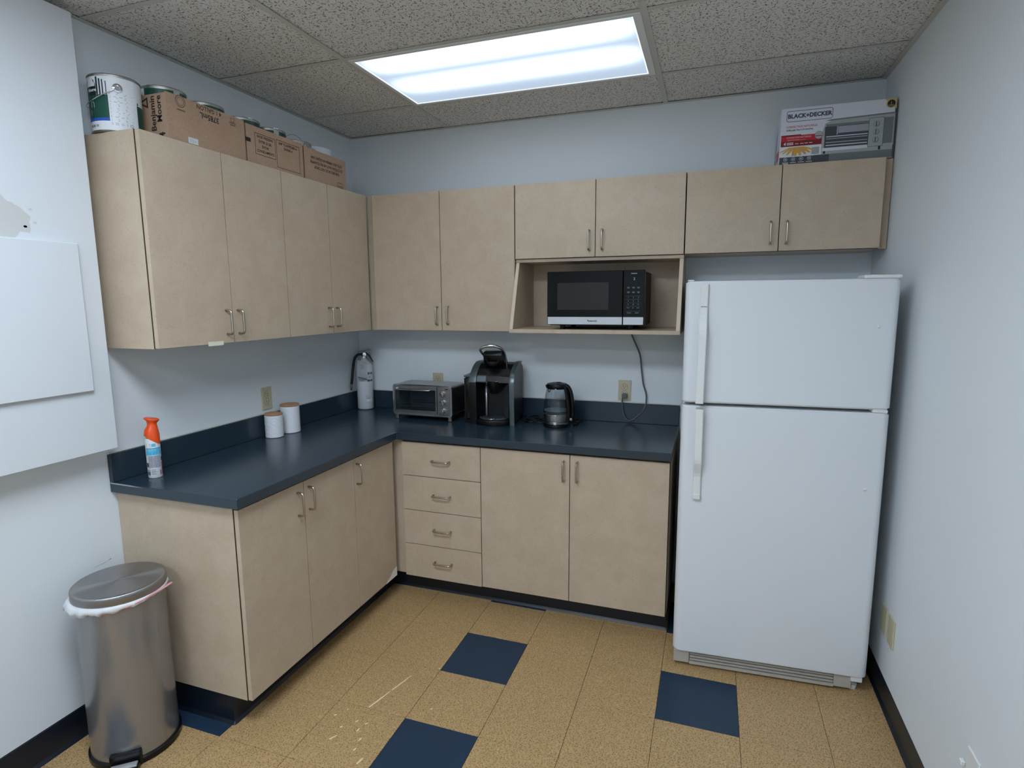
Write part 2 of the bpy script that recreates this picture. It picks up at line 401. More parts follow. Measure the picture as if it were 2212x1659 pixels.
# ------------------------------------------------------------------ print: flat lettering and artwork as thin geometry
_tc = {}
def text_polys(body, size, bold=0.0, align='CENTER', sx=1.0):
    key = (body, size, bold, align, sx)
    if key in _tc: return _tc[key]
    cu = bpy.data.curves.new('t', 'FONT'); cu.body = body; cu.size = size; cu.align_x = align; cu.align_y = 'CENTER'
    cu.offset = bold; cu.resolution_u = 2
    o = bpy.data.objects.new('t', cu)
    me = bpy.data.meshes.new_from_object(o)
    res = ([(v.co.x*sx, v.co.y) for v in me.vertices], [tuple(p.vertices) for p in me.polygons])
    bpy.data.objects.remove(o); bpy.data.curves.remove(cu); bpy.data.meshes.remove(me)
    _tc[key] = res; return res
class Print:
    """flat artwork in (u,v) metres; put() maps it to a plane or wraps it round a cylinder"""
    def __init__(s): s.v = []; s.f = []; s.mi = []; s.mats = []
    def _m(s, m):
        if m not in s.mats: s.mats.append(m)
        return s.mats.index(m)
    def poly(s, pts, m, lay=1):
        n = len(s.v); s.v += [(p[0], p[1], lay) for p in pts]; s.f.append(tuple(range(n, n+len(pts)))); s.mi.append(s._m(m))
    def rect(s, x0, x1, y0, y1, m, lay=1, div=1):
        for i in range(div):
            a = x0+(x1-x0)*i/div; b = x0+(x1-x0)*(i+1)/div
            s.poly([(a, y0), (b, y0), (b, y1), (a, y1)], m, lay)
    def disc(s, x, y, r, m, lay=1, n=24, ry=None):
        s.poly([(x+r*math.cos(2*PI*i/n), y+(ry or r)*math.sin(2*PI*i/n)) for i in range(n)], m, lay)
    def ring(s, x, y, r, t, m, lay=1, n=24):
        for i in range(n):
            a, b = 2*PI*i/n, 2*PI*(i+1)/n
            s.poly([(x+q*math.cos(g), y+q*math.sin(g)) for q, g in ((r, a), (r, b), (r-t, b), (r-t, a))], m, lay)
    def frame(s, x0, x1, y0, y1, t, m, lay=1):
        s.rect(x0, x1, y0, y0+t, m, lay); s.rect(x0, x1, y1-t, y1, m, lay); s.rect(x0, x0+t, y0, y1, m, lay); s.rect(x1-t, x1, y0, y1, m, lay)
    def rrect(s, x0, x1, y0, y1, r, t, m, lay=1):
        def loop(o):
            q = []
            for cx, cy, a0 in ((x1-r, y1-r, 0), (x0+r, y1-r, 90), (x0+r, y0+r, 180), (x1-r, y0+r, 270)):
                for k in range(6): g = R(a0+18*k); q.append((cx+(r-o)*math.cos(g), cy+(r-o)*math.sin(g)))
            return q
        a, b = loop(0), loop(t); n = len(a)
        for i in range(n): s.poly([a[i], a[(i+1) % n], b[(i+1) % n], b[i]], m, lay)
    def text(s, body, x, y, size, m, lay=2, bold=0.0, align='CENTER', rot=0, sx=1.0):
        vs, fs = text_polys(body, size, bold, align, sx); n = len(s.v); c, d = math.cos(R(rot)), math.sin(R(rot))
        s.v += [(x+a*c-b*d, y+a*d+b*c, lay) for a, b in vs]
        for f in fs: s.f.append(tuple(i+n for i in f)); s.mi.append(s._m(m))
    def lines(s, x0, x1, y1, y0, n, m, lay=2, t=0.4, seed=1):
        rg = random.Random(seed); h = (y1-y0)/n
        for i in range(n):
            y = y1-h*(i+0.5); e = x0+(x1-x0)*rg.uniform(0.55, 1); s.rect(x0, e, y-h*t/2, y+h*t/2, m, lay, div=3)
    def put(s, name, parent, origin, u, v, lay=0.00035, wrap=None):
        u, v = Vector(u), Vector(v); nrm = u.cross(v); o = Vector(origin); co = []
        for a, b, l in s.v:
            if wrap:      # wrap = radius, origin on the axis, nrm at a=0 points outwards
                g = a/wrap; rr = wrap+l*lay
                co.append(o + nrm*(rr*math.cos(g)) + u*(rr*math.sin(g)) + v*b)
            else: co.append(o+u*a+v*b+nrm*(l*lay))
        me = bpy.data.meshes.new(name); me.from_pydata(co, [], s.f)
        for m in s.mats: me.materials.append(m)
        for p, i in zip(me.polygons, s.mi): p.material_index = i
        return obj(name, me, None, parent)

# ================================================================== ROOM SHELL
T = 0.12
struct('wall_left', B(X0-T, X0, YR-T, YB+T, -0.05, HC+0.15), m_wall)
struct('wall_back', B(X0, X1, YB, YB+T, -0.05, HC+0.15), m_wall)
struct('wall_right', B(X1, X1+T, YR-T, YB+T, -0.05, HC+0.15), m_wall)
struct('wall_rear', B(X0, X1, YR-T, YR, -0.05, HC+0.15), m_wall)
floor = struct('floor', B(X0, X1, YR, YB, -0.05, -0.0032), m_grout)
for i in range(-4, 7):
    for j in range(-3, 17):
        xa, xb = max(X0, TX+i*TS), min(X1, TX+(i+1)*TS)
        ya, yb = max(YR, -(TD+(j+1)*TS)), min(YB, -(TD+j*TS))
        if xb-xa < 0.01 or yb-ya < 0.01: continue
        blue = (i % 3 == 0 and j % 2 == 0)
        g = 0.0008
        bm = NB(); e = 0.0007
        lo = [bm.verts.new(p) for p in ((xa+g, ya+g, -0.0032), (xb-g, ya+g, -0.0032), (xb-g, yb-g, -0.0032), (xa+g, yb-g, -0.0032))]
        mi = [bm.verts.new((v.co.x, v.co.y, -0.0006)) for v in lo]
        hi = [bm.verts.new(p) for p in ((xa+g+e, ya+g+e, 0), (xb-g-e, ya+g+e, 0), (xb-g-e, yb-g-e, 0), (xa+g+e, yb-g-e, 0))]
        for q in range(4):
            r = (q+1) % 4
            bm.faces.new((lo[q], lo[r], mi[r], mi[q])); bm.faces.new((mi[q], mi[r], hi[r], hi[q]))
        bm.faces.new(hi)
        o = obj('floor_tile', bm, m_blue if blue else m_tan, floor)
        if blue: o['label'] = 'dark blue floor tile'
# paint streaks and specks on the tan tiles near the bin
pr = Print()
def streak(x0, d0, x1, d1, wd):
    a = Vector((x1-x0, -(d1-d0))); n = Vector((-a.y, a.x)).normalized()*wd/2
    pr.poly([(x0-n.x, -d0-n.y), (x0+a.x*0.5-n.x*1.5, -d0+a.y*0.5-n.y*0.6), (x1-n.x*0.5, -d1-n.y*0.5), (x1+n.x*0.5, -d1+n.y*0.5), (x0+a.x*0.55+n.x, -d0+a.y*0.55+n.y*1.4), (x0+n.x, -d0+n.y)], m_scuff)
streak(0.914, 1.411, 0.945, 1.30, 0.006); streak(0.948, 1.292, 0.979, 1.182, 0.005)
for x, d, a, b, wd in ((0.81, 1.492, .008, .006, .006), (0.911, 1.497, .004, .014, .005), (0.942, 1.537, .002, .018, .005), (0.977, 1.574, .001, .016, .005),
                       (0.952, 1.496, .006, .012, .004), (1.152, 1.342, .006, .006, .005), (0.869, 1.603, .016, .026, .005), (1.071, 1.105, .005, .006, .006),
                       (1.031, 1.668, .006, .03, .006), (0.985, 1.62, .003, .014, .005), (0.87, 1.54, .006, .01, .005), (0.84, 1.45, .004, .006, .004)):
    streak(x, d, x+a, d-b, wd)
o = pr.put('paint_scuff', floor, (0, 0, 0.0001), (1, 0, 0), (0, 1, 0), lay=0.0002); o['label'] = 'cream paint streak and specks'; o['kind'] = 'stuff'

# ceiling: slab, tiles, tees, wall angle
ceil = struct('ceiling', B(X0, X1, YR, YB, HC+0.11, HC+0.15), m_wall)
xs = [X0+0.001, GX, GX+TL, X1-0.001]
fix = {(1, 1), (1, 4), (1, 7)}          # cells that hold a lamp
nrow = 10
def dj(j): return -0.02 if j == 0 else GD+(j-1)*TM
for i in range(3):
    for j in range(nrow):
        xa, xb = xs[i], xs[i+1]; da, db = dj(j), min(5.6, dj(j+1))
        if db-da < 0.05 or (i, j) in fix: continue
        rg = random.Random(i*31+j)
        dz = rg.uniform(0, 0.0015)
        bm = B(xa+0.004, xb-0.004, -(db-0.004), -(da+0.004), HC+0.003+dz, HC+0.018+dz, bev=0.002)
        obj('ceiling_tile', bm, m_ceil, ceil)
for x in (GX, GX+TL):
    bm = NB(); box(bm, x-0.012, x+0.012, YR, YB, HC-0.0005, HC+0.001); box(bm, x-0.002, x+0.002, YR, YB, HC+0.001, HC+0.035)
    obj('main_tee', bm, m_grid, ceil)
for j in range(1, nrow):
    d = dj(j)
    if d > 5.55: continue
    for i in range(3):
        bm = NB(); xa = xs[i]+(0.012 if i else 0); xb = xs[i+1]-(0.012 if i < 2 else 0)
        box(bm, xa, xb, -d-0.011, -d+0.011, HC+0.0002, HC+0.0013); box(bm, xa, xb, -d-0.0015, -d+0.0015, HC+0.001, HC+0.03)
        obj('cross_tee', bm, m_grid, ceil)
for nm, a in (('trim_1', (X0, X0+0.021, YR, YB, HC-0.0022, HC-0.0006)), ('trim_2', (X1-0.021, X1, YR, YB, HC-0.0022, HC-0.0006)), ('trim_3', (X0+0.021, X1-0.021, YB-0.021, YB, HC-0.0022, HC-0.0006))):
    struct(nm, B(*a), m_grid)

# fluorescent troffers
def lamp(j, label, dm=None):
    x0, x1 = GX+0.012, GX+TL-0.012; y1, y0 = -(dj(j)+0.011), -(dj(j+1)-0.011)
    cx, cy = (x0+x1)/2, (y0+y1)/2
    t = thing('ceiling_light', label, 'light', (cx, cy, HC), 0)
    hx, hy = (x1-x0)/2, (y1-y0)/2
    bm = NB(); box(bm, -hx, hx, -hy, hy, 0.095, 0.10)
    for a in ((-hx, -hx+0.003, -hy, hy), (hx-0.003, hx, -hy, hy), (-hx, hx, -hy, -hy+0.003), (-hx, hx, hy-0.003, hy)): box(bm, *a, 0.0, 0.095)
    obj('housing', bm, m_wplas, t)
    bm = NB(); e = 0.018
    for a in ((-hx, -hx+e, -hy, hy), (hx-e*1.6, hx, -hy, hy), (-hx+e, hx-e*1.6, -hy, -hy+e), (-hx+e, hx-e*1.6, hy-e, hy)): box(bm, *a, -0.004, 0.003, bev=0.001)
    obj('lens_frame', bm, m_wplas, t)
    bm = NB(); box(bm, -hx+e, hx-e*1.6, -hy+e, hy-e, 0.000, 0.0025)
    df = obj('diffuser', bm, dm or m_lamp, t)
    if dm:
        bm = NB(); q = 0.005; xa, xb, ya, yb = -hx+e, hx-e*1.6, -hy+e, hy-e
        for a in ((xa, xb, ya, ya+q), (xa, xb, yb-q, yb), (xa, xa+q, ya+q, yb-q), (xb-q, xb, ya+q, yb-q)): box(bm, *a, -0.0008, -0.0002)
        obj('lens_rim', bm, m_lrim, df)
lamp(1, 'lit fluorescent ceiling light over the kitchen corner', m_lamp_dim)
lamp(4, 'lit fluorescent ceiling light behind the cabinets, over the middle of the room')
lamp(7, 'added fluorescent ceiling light, out of view at the rear end of the room')  # extra lamp added out of view to help light the room

# cove bases
def cove(name, pts2d, axis, a, b):
    bm = prism(NB(), pts2d, axis, a, b); return struct(name, bm, m_base)
cove('baseboard_left', [(X0, 0), (X0+0.016, 0), (X0+0.014, 0.003), (X0+0.006, 0.012), (X0+0.003, 0.11), (X0, 0.114)], 'y', YR, -1.66)
cove('baseboard_right', [(X1, 0), (X1-0.016, 0), (X1-0.014, 0.003), (X1-0.006, 0.012), (X1-0.003, 0.092), (X1, 0.094)], 'y', YR, YB)
cove('baseboard_rear', [(YR, 0), (YR+0.016, 0), (YR+0.014, 0.003), (YR+0.006, 0.012), (YR+0.003, 0.1), (YR, 0.104)], 'x', X0+0.02, X1-0.02)

# ================================================================== BOARD ON THE LEFT WALL
t = thing('wall_board', 'large white painted board on left wall above the bin', 'board', (X0, -1.694, 1.066))
ob = obj('board_panel', B(0, 0.09, -2.2, 0, 0, 1.497, bev=0.0015), m_board, t)
pn = obj('raised_panel', B(0.0905, 0.105, -1.35, -0.073, 0.226, 0.735, bev=0.002), m_board, t); pn['label'] = 'smaller flat panel raised off the board'
p = Print()
rg = random.Random(3); pts = []
for k in range(60):
    a = 2*PI*k/60; q = 0.95+0.22*noise.noise((math.cos(a)*2.5, math.sin(a)*2.5, 3))+0.10*noise.noise((math.cos(a)*11, math.sin(a)*11, 8))
    pts.append((-0.33+0.13*math.cos(a)*q, max(0.738, 0.79+0.080*math.sin(a)*q)))
p.poly(pts, m_putty)
for x, y in ((-0.20, 0.83), (-0.19, 0.79), (-0.22, 0.775)): p.disc(x, y, 0.006, m_putty, 1, 7, 0.004)
o = p.put('plaster_patch', t, (0.09, 0, 0), (0, 1, 0), (0, 0, 1)); o['label'] = 'unpainted grey plaster patch'
# scuffs on the wall by the bin
p = Print()
p.poly([(-1.79, 0.6115), (-1.72, 0.616), (-1.704, 0.622), (-1.703, 0.619), (-1.73, 0.614)], m_pencil)
o = p.put('wall_scuff', bpy.data.objects['wall_left'], (X0, 0, 0), (0, 1, 0), (0, 0, 1)); o['kind'] = 'stuff'; o['label'] = 'grey scuff line on the wall paint'

# ================================================================== CABINETS
def pull_mesh(L=0.106, proj=0.034, r=0.0047):
    pts = []
    def arc(cy, cz, a0, a1, rr=0.012):
        return [(0, cy-rr*math.cos(R(a)), cz+rr*math.sin(R(a))) for a in [a0+(a1-a0)*k/5 for k in range(6)]]
    h = L/2-r
    pts = [(0, 0, -h)]+[(0, -proj+r+0.012-0.012*math.sin(R(a)), -h+0.012-0.012*math.cos(R(a))) for a in range(0, 91, 18)]
    q = [(x, y, -z) for x, y, z in reversed(pts)]
    bm = tube(NB(), pts+q, r, 10)
    for s in (-1, 1): lathe(bm, [(0, 0.0), (0.0055, 0.0), (0.0055, 0.0012), (0, 0.0012)], 10, (0, 0, 0)) if False else None
    me = bpy.data.meshes.new('pull');
    for f in bm.faces: f.smooth = True
    bm.to_mesh(me); bm.free(); me.materials.append(m_nickel); return me
PULL = pull_mesh()
# cabinet frame: local x along the run, local -y towards the room, z up
def door(cab, x0, x1, z0, z1, yf, pull=None, name='door', th=0.018, orient='v'):
    g = 0.0019
    o = obj(name, B(x0+g, x1-g, yf, yf+th, z0+g, z1-g, bev=0.0004), m_lam, cab)
    if pull:
        h = bpy.data.objects.new('handle', PULL); C.objects.link(h); h.parent = o
        h.location = (pull[0], yf, pull[1])
        h.rotation_euler = (0, R(90), 0) if orient == 'h' else (0, 0, 0)
    return o
def carcass(cab, x0, x1, z0, z1, yb, yf, ends=(True, True)):
    t = 0.018
    bm = NB()
    box(bm, x0, x0+t, yf, yb, z0, z1); box(bm, x1-t, x1, yf, yb, z0, z1)
    box(bm, x0+t, x1-t, yf, yb, z0, z0+t); box(bm, x0+t, x1-t, yf, yb, z1-t, z1); box(bm, x0+t, x1-t, yb-0.006, yb, z0+t, z1-t)
    bmesh.ops.recalc_face_normals(bm, faces=bm.faces)
    for f in bm.faces:
        if f.normal.y < -0.9: f.material_index = 1     # front edges coloured dark as shade in the door gaps
    return obj('body', bm, [m_lam, m_gap_shade], cab)
GAP = 0.0038
# left run: local x axis points to -y world? use rotation of +90deg: local x -> world +y, local -y -> world +x
RL = R(90)
def left_cab(name, label, d0, d1, z, group):
    """thing whose local x runs from near end (0) to the far end, local -y faces +x"""
    return thing(name, label, 'cabinet', (0, -d0, z), RL, group)
# --- wall cabinets on the left wall. local: x = d0-d ; y = -x_world
ZB, ZT, DU = 1.432, 2.191, 0.26
W_ = 'wall cabinets on the left wall'
c1 = left_cab('wall_cabinet', 'nearer beige two-door cabinet on left wall, under the paint can and first carton', 1.645, 0.952, ZB, W_)
carcass(c1, 0, 0.692, 0, ZT-ZB, 0.018, -(DU-0.018-GAP))
door(c1, 0.0, 0.353, 0, ZT-ZB, -DU, (0.317, 0.086)); door(c1, 0.353, 0.693, 0, ZT-ZB, -DU, (0.380, 0.086))
p = Print(); p.rect(0.218, 0.294, -0.006, 0.011, m_tape); o = p.put('masking_tape', c1, (0, -DU, 0), (1, 0, 0), (0, 0, 1)); o['label'] = 'pale strip of tape at the bottom of the door'
c2 = left_cab('wall_cabinet', 'farther beige two-door cabinet on left wall, next to the room corner', 0.952, 0.266, ZB, W_)
carcass(c2, 0, 0.684, 0, ZT-ZB, 0.018, -(DU-0.018-GAP))
door(c2, 0.0, 0.334, 0, ZT-ZB, -DU, (0.296, 0.086)); door(c2, 0.334, 0.686, 0, ZT-ZB, -DU, (0.362, 0.086))
# --- wall cabinets on the back wall
c3 = thing('wall_cabinet', 'tall beige two-door cabinet on back wall, beside the corner above the toaster oven', 'cabinet', (0.245, 0, ZB), 0, 'wall cabinets on the back wall')
carcass(c3, 0.047, 0.902-0.001, 0, ZT-ZB, 0.018, -(DU-0.018-GAP))
obj('filler_strip', B(0.0, 0.046, -(DU-0.019), -(DU-0.037), 0, ZT-ZB-0.002), m_lam, c3)
door(c3, 0.047, 0.470, 0, ZT-ZB, -DU, (0.445, 0.085)); door(c3, 0.470, 0.902, 0, ZT-ZB, -DU, (0.512, 0.087))
c4 = thing('wall_cabinet', 'beige two-door cabinet with slanted open microwave shelf below its doors', 'cabinet', (1.149, 0, ZB), 0, 'wall cabinets on the back wall')
wd = 0.853; zs = 1.812-ZB
carcass(c4, 0, wd, zs-0.016, ZT-ZB, 0.018, -(DU-0.018-GAP))
door(c4, 0, 0.424, zs, ZT-ZB, -DU, (0.394, 0.083)) ; door(c4, 0.424, wd, zs, ZT-ZB, -DU, (0.460, 0.083))
obj('rail', B(0, wd, -(DU-0.017), -(DU-0.0222), zs-0.0165, zs-0.001), m_lam, c4)
sidepoly = [(0.018, 0.0195), (-0.362, 0.0195), (-0.242, zs-0.0175), (0.018, zs-0.0175)]
for xa in (0.001, wd-0.019):
    o = obj('shelf_side', prism(NB(), sidepoly, 'x', xa, xa+0.018), m_lam, c4)
    bm = NB(); v = [bm.verts.new(q) for q in ((xa+0.0005, -0.3628, 0.0195), (xa+0.0175, -0.3628, 0.0195), (xa+0.0175, -0.2428, zs-0.0175), (xa+0.0005, -0.2428, zs-0.0175))]; bm.faces.new(v)
    e = obj('edge_band', bm, m_edge, o)
obj('shelf_board', B(0, wd, -0.366, 0.018, 0, 0.019, bev=0.0007), m_lam, c4)
obj('back_panel', B(0.019, wd-0.019, 0.012, 0.018, 0.0195, zs-0.017), m_lam, c4)
c5 = thing('wall_cabinet', 'short beige two-door cabinet over the refrigerator, at the right wall', 'cabinet', (2.004, 0, 1.812), 0, 'wall cabinets on the back wall')
h5 = ZT-1.812
carcass(c5, 0, 0.808, 0, h5, 0.018, -(DU-0.018-GAP))
door(c5, 0, 0.408, 0, h5, -DU, (0.372, 0.082)); door(c5, 0.408, 0.810, 0, h5, -DU, (0.439, 0.082))
obj('filler_strip', B(0.8085, 0.843, -(DU-0.040), -(DU-0.058), 0.0, h5-0.002), m_lam, c5)
# handle heights of the short cabinets are measured from their own lower edge
for c, dz in ((c4, zs),):
    for ch in c.children:
        for h in ch.children:
            if h.name.startswith('handle'): h.location.z += dz

# --- base cabinets
KD = 0.573; KT, KB = 0.866, 0.117; HT = 0.8775
b1 = left_cab('base_cabinet', 'beige two-door base cabinet at the near end of left run beside the bin', 1.655, 0.949, 0, 'base cabinets under the L-shaped worktop')
bm = carcass(b1, 0, 0.705, KB, HT, 0.018, -(KD-0.018-GAP))
door(b1, 0, 0.352, KB, KT, -KD, (0.312, 0.780)); door(b1, 0.352, 0.706, KB, KT, -KD, (0.381, 0.784))
def kick(cab, pts, lab='toe_kick', h=KB):
    """vinyl covered toe kick following pts (local xy), with a small cove foot"""
    for a, b in zip(pts, pts[1:]):
        a, b = Vector(a), Vector(b); t = (b-a).normalized(); n = Vector((t.y, -t.x))
        prof = [(0, 0), (0.012, 0), (0.010, 0.003), (0.003, 0.012), (0.0025, h-0.002), (0, h-0.001)]
        bm = NB(); va = []; vb = []
        for o_, z in prof:
            ext = t*o_ if True else Vector((0, 0))
            pa = a+n*o_-(t*o_ if pts.index(tuple(a)) > 0 else Vector((0, 0))); pb = b+n*o_+(t*o_ if pts.index(tuple(b)) < len(pts)-1 else Vector((0, 0)))
            va.append(bm.verts.new((pa.x, pa.y, z))); vb.append(bm.verts.new((pb.x, pb.y, z)))
        bm.faces.new(va); bm.faces.new(list(reversed(vb)))
        for i in range(len(prof)): bm.faces.new((va[i], va[(i+1) % 6], vb[(i+1) % 6], vb[i]))
        bmesh.ops.recalc_face_normals(bm, faces=bm.faces)
        obj(lab, bm, m_base, cab)
    return
kick(b1, [(-0.001, 0.0), (-0.001, -0.476), (0.705, -0.476)]) if False else None
def kicks(cab, x0, x1, yk, near_end=False):
    prof = [(0, 0), (0.012, 0), (0.010, 0.003), (0.003, 0.012), (0.0025, KB-0.002), (0, KB-0.001)]
    bm = prism(NB(), [(-yk-o_, z) for o_, z in prof], 'x', x0, x1)
    box(bm, x0+0.02 if near_end else x0, x1, -yk+0.0005, -yk+0.016, 0, KB-0.001)
    obj('toe_kick', bm, m_base, cab)
    if near_end:
        bm = prism(NB(), [(x0-o_, z) for o_, z in prof], 'y', -yk-0.0025, 0.016)
        box(bm, x0+0.0005, x0+0.016, -yk+0.0005, 0.016, 0, KB-0.001)
        obj('toe_kick', bm, m_base, cab)
        bm = lathe(NB(), prof+[(0.0, KB-0.001)], 20, (x0+0.0, -yk, 0))
        obj('corner_cove', bm, m_base, cab, smooth=False)
YK = 0.474
kicks(b1, 0.006, 0.705, YK, True)
b2 = left_cab('base_cabinet', 'beige single-door base cabinet in the inner corner, laminate chipped at its foot', 0.949, 0.574, 0, 'base cabinets under the L-shaped worktop')
carcass(b2, 0.0, 0.35, KB, HT, 0.018, -(KD-0.018-GAP))
door(b2, 0, 0.352, KB, KT, -KD, (0.021, 0.786))
kicks(b2, 0, 0.352, YK)
struct('trim_4', prism(NB(), [(YK+a, z) for a, z in ((0, 0), (0.012, 0), (0.010, 0.003), (0.003, 0.012), (0.0025, KB-0.002), (0, KB-0.001))], 'y', -0.597, -0.487), m_base)
p = Print(); p.poly([(0.352, 0.064+KB-0.012), (0.325, 0.060+KB-0.01), (0.300, 0.048+KB-0.01), (0.285, 0.030+KB-0.006), (0.262, 0.020+KB-0.004), (0.240, 0.012+KB-0.01), (0.236, KB+0.0012), (0.352, KB+0.0012)], m_bare)
o = p.put('chipped_patch', b2, (-0.002, -KD, 0), (1, 0, 0), (0, 0, 1)); o['label'] = 'pale patch where the laminate has broken off'
b3 = thing('base_cabinet', 'beige base cabinet with four stacked drawers in back run', 'cabinet', (0.560, 0, 0), 0, 'base cabinets under the L-shaped worktop')
carcass(b3, 0.053, 0.502, KB, HT, 0.018, -(KD-0.018-GAP))
obj('filler_strip', B(-0.10, 0.052, -(KD-0.020), -(KD-0.038), KB, HT-0.002), m_lam, b3)
for za, zb in ((0.682, KT), (0.492, 0.682), (0.301, 0.492), (KB-0.003, 0.301)):
    door(b3, 0.053, 0.503, za, zb, -KD, (0.283, (za+zb)/2 if za > 0.2 else 0.214), name='drawer', orient='h')
kicks(b3, -0.083, 0.502, YK)
b4 = thing('base_cabinet', 'wide beige two-door base cabinet in back run beside the refrigerator', 'cabinet', (1.063, 0, 0), 0, 'base cabinets under the L-shaped worktop')
carcass(b4, 0, 0.929, KB, HT, 0.018, -(KD-0.018-GAP))
door(b4, 0, 0.463, KB, KT, -KD, (0.434, 0.784)); door(b4, 0.463, 0.927, KB, KT, -KD, (0.500, 0.785))
kicks(b4, 0, 0.927, YK)

# --- worktop
CH, CT = 0.917, 0.0386
wt = thing('worktop', 'dark navy L-shaped laminate worktop with upstand', 'worktop', (0, 0, CH))
bm = NB()
L = [(-0.0198, 0.0198), (-0.0198, -1.6775), (0.598, -1.6775), (0.598, -0.597), (1.996, -0.597), (1.996, 0.0198)]
prism(bm, L, 'z', -CT, 0)
bevel_all(bm, 0.0014, 1)
obj('slab', bm, m_ctr, wt)
bm = NB(); box(bm, -0.0198, 0.0, -1.6775, -0.0, 0.0005, 0.111, bev=0.0015)
obj('upstand', bm, m_ctr, wt)
bm = NB(); box(bm, 0.0, 1.996, 0.0, 0.0198, 0.0005, 0.111, bev=0.0015)
obj('upstand', bm, m_ctr, wt)
bm = tube(NB(), [(-0.0155, -1.677, 0.1125), (-0.0155, -0.8, 0.1125), (-0.0145, 0.013, 0.1125), (0.8, 0.0145, 0.1125), (1.995, 0.0145, 0.1125)], 0.0045, 6)
o = obj('caulk_bead', bm, m_caulk, wt); o['label'] = 'white caulk bead along the wall'
p = Print(); p.poly([(0.0, -0.001), (0.10, -0.002), (0.17, -0.0005), (0.10, 0.003), (0.0, 0.004)], m_lgrey)
o = p.put('edge_wear', wt, (-0.015, -1.6775, -0.0035), (1, 0, 0), (0, 0, 1), lay=0.0008); o['label'] = 'worn pale edge of the worktop'

# ================================================================== REFRIGERATOR
FR = R(3.0)
fr = thing('refrigerator', 'white top-freezer refrigerator between worktop and right wall', 'refrigerator', (2.038, -0.752, 0), 0)
fr.rotation_euler = (0, 0, FR)
FW = 0.757; FH = 1.669
obj('cabinet_shell', B(0.006, FW-0.006, 0.068, 0.66, 0.035, FH-0.006, bev=0.004), m_enam, fr)
def fdoor(z0, z1, nm, lab):
    # rounded front corners seen from above
    pts = []; r = 0.03
    for cx, a0 in ((r, 180), (FW-r, 270)):
        for k in range(7): a = R(a0+15*k); pts.append((cx+r*math.cos(a), r+r*math.sin(a)))
    # slight bow of the front
    poly = [(x, y) for x, y in pts] + [(FW, 0.062), (0, 0.062)]
    bm = prism(NB(), poly, 'z', z0, z1)
    es = [e for e in bm.edges if abs(e.verts[0].co.z-e.verts[1].co.z) < 1e-6 and len(e.link_faces) == 2 and e.calc_face_angle(0) > R(60)]
    bmesh.ops.bevel(bm, geom=es, offset=0.006, segments=3, affect='EDGES')
    o = obj(nm, bm, m_enam, fr, smooth=True, autos=35); o['label'] = lab; return o
d1 = fdoor(1.180, FH, 'door', 'upper freezer door')
d2 = fdoor(0.072, 1.166, 'door', 'lower refrigerator door')
bm = B(0.012, FW-0.012, 0.0625, 0.0675, 0.085, FH-0.015); obj('gasket', bm, m_gplas, fr)
def fhandle(dr, z0, z1, flip, cap):
    # flat bar standing off the door: (z, front y) stations; bows towards the parting line
    st = []
    n = 24
    for k in range(n+1):
        t_ = k/n; z = z0+(z1-z0)*t_
        off = 0.010+0.030*min(1, max(0, (t_ if flip else 1-t_)-0.22)/0.2)**1.0 if True else 0
        tt = (t_ if flip else 1-t_)
        q = min(1, max(0, (tt-0.2)/0.22)); q = q*q*(3-2*q)
        off = 0.014+0.026*q
        sx_ = 0.055-0.004*tt if not flip else 0.055-0.002*tt
        st.append((z, off, sx_))
    bm = NB(); rings = []
    for z, off, sx_ in st:
        w_ = 0.0155; th = 0.013
        rings.append([bm.verts.new((sx_+0.016+a, b, z)) for a, b in ((-w_, -off+th), (-w_, -off+0.003), (-w_+0.003, -off), (w_-0.003, -off), (w_, -off+0.003), (w_, -off+th))])
    for a, b in zip(rings, rings[1:]):
        for i in range(6): bm.faces.new((a[i], a[(i+1) % 6], b[(i+1) % 6], b[i]))
    bm.faces.new(rings[0]); bm.faces.new(rings[-1])
    # mounts
    za, zb = (z0, z0+0.085) if flip else (z1-0.085, z1)
    box(bm, 0.058, 0.084, -0.004, 0.001, za, zb)
    zc = z1-0.03 if flip else z0
    box(bm, 0.056, 0.082, -0.036, 0.001, zc, zc+0.03)
    bmesh.ops.recalc_face_normals(bm, faces=bm.faces)
    o = obj('handle', bm, m_wplas, dr)
    return o
h1 = fhandle(d1, 1.182, 1.656, False, True)
p = Print(); p.rect(-0.012, 0.012, 0, 0.003, m_mgrey); p.put('handle_mark', d1, (0.0708, -0.0143, 1.567), (1, 0, 0), (0, 0, 1))
h2 = fhandle(d2, 0.795, 1.160, True, True)
o = obj('handle_cap', B(0.0555, 0.0865, -0.0165, 0.001, 0.772, 0.797, bev=0.003), m_wplas, d2)
for dr, z in ((d1, 1.493), (d2, 0.865)):
    bm = lathe(NB(), [(0.0, 0.004), (0.005, 0.003), (0.0065, 0.0)], 14)
    bmesh.ops.rotate(bm, verts=bm.verts, cent=(0, 0, 0), matrix=Matrix.Rotation(R(90), 3, 'X'))
    obj('plug_button', bm, m_wplas, dr, loc=(0.69, 0.0, z), smooth=True)
obj('hinge_cover', B(0.632, 0.757, 0.006, 0.10, FH+0.0005, FH+0.015, bev=0.006, seg=3), m_wplas, fr)
obj('hinge_cap', B(0.006, 0.032, 0.01, 0.04, FH+0.0005, FH+0.006, bev=0.002), m_wplas, fr)
obj('middle_hinge', B(0.695, 0.747, 0.004, 0.067, 1.1665, 1.1795, bev=0.003), m_wplas, fr)
bm = NB()
gp = [(0.0, 0.018), (0.0, 0.066), (0.03, 0.068), (0.695, 0.068), (0.712, 0.030), (0.700, 0.012), (0.012, 0.012)]
box(bm, 0.004, 0.070, 0.012, 0.045, 0.014, 0.070, bev=0.003); box(bm, 0.640, 0.705, 0.012, 0.045, 0.014, 0.070, bev=0.003)
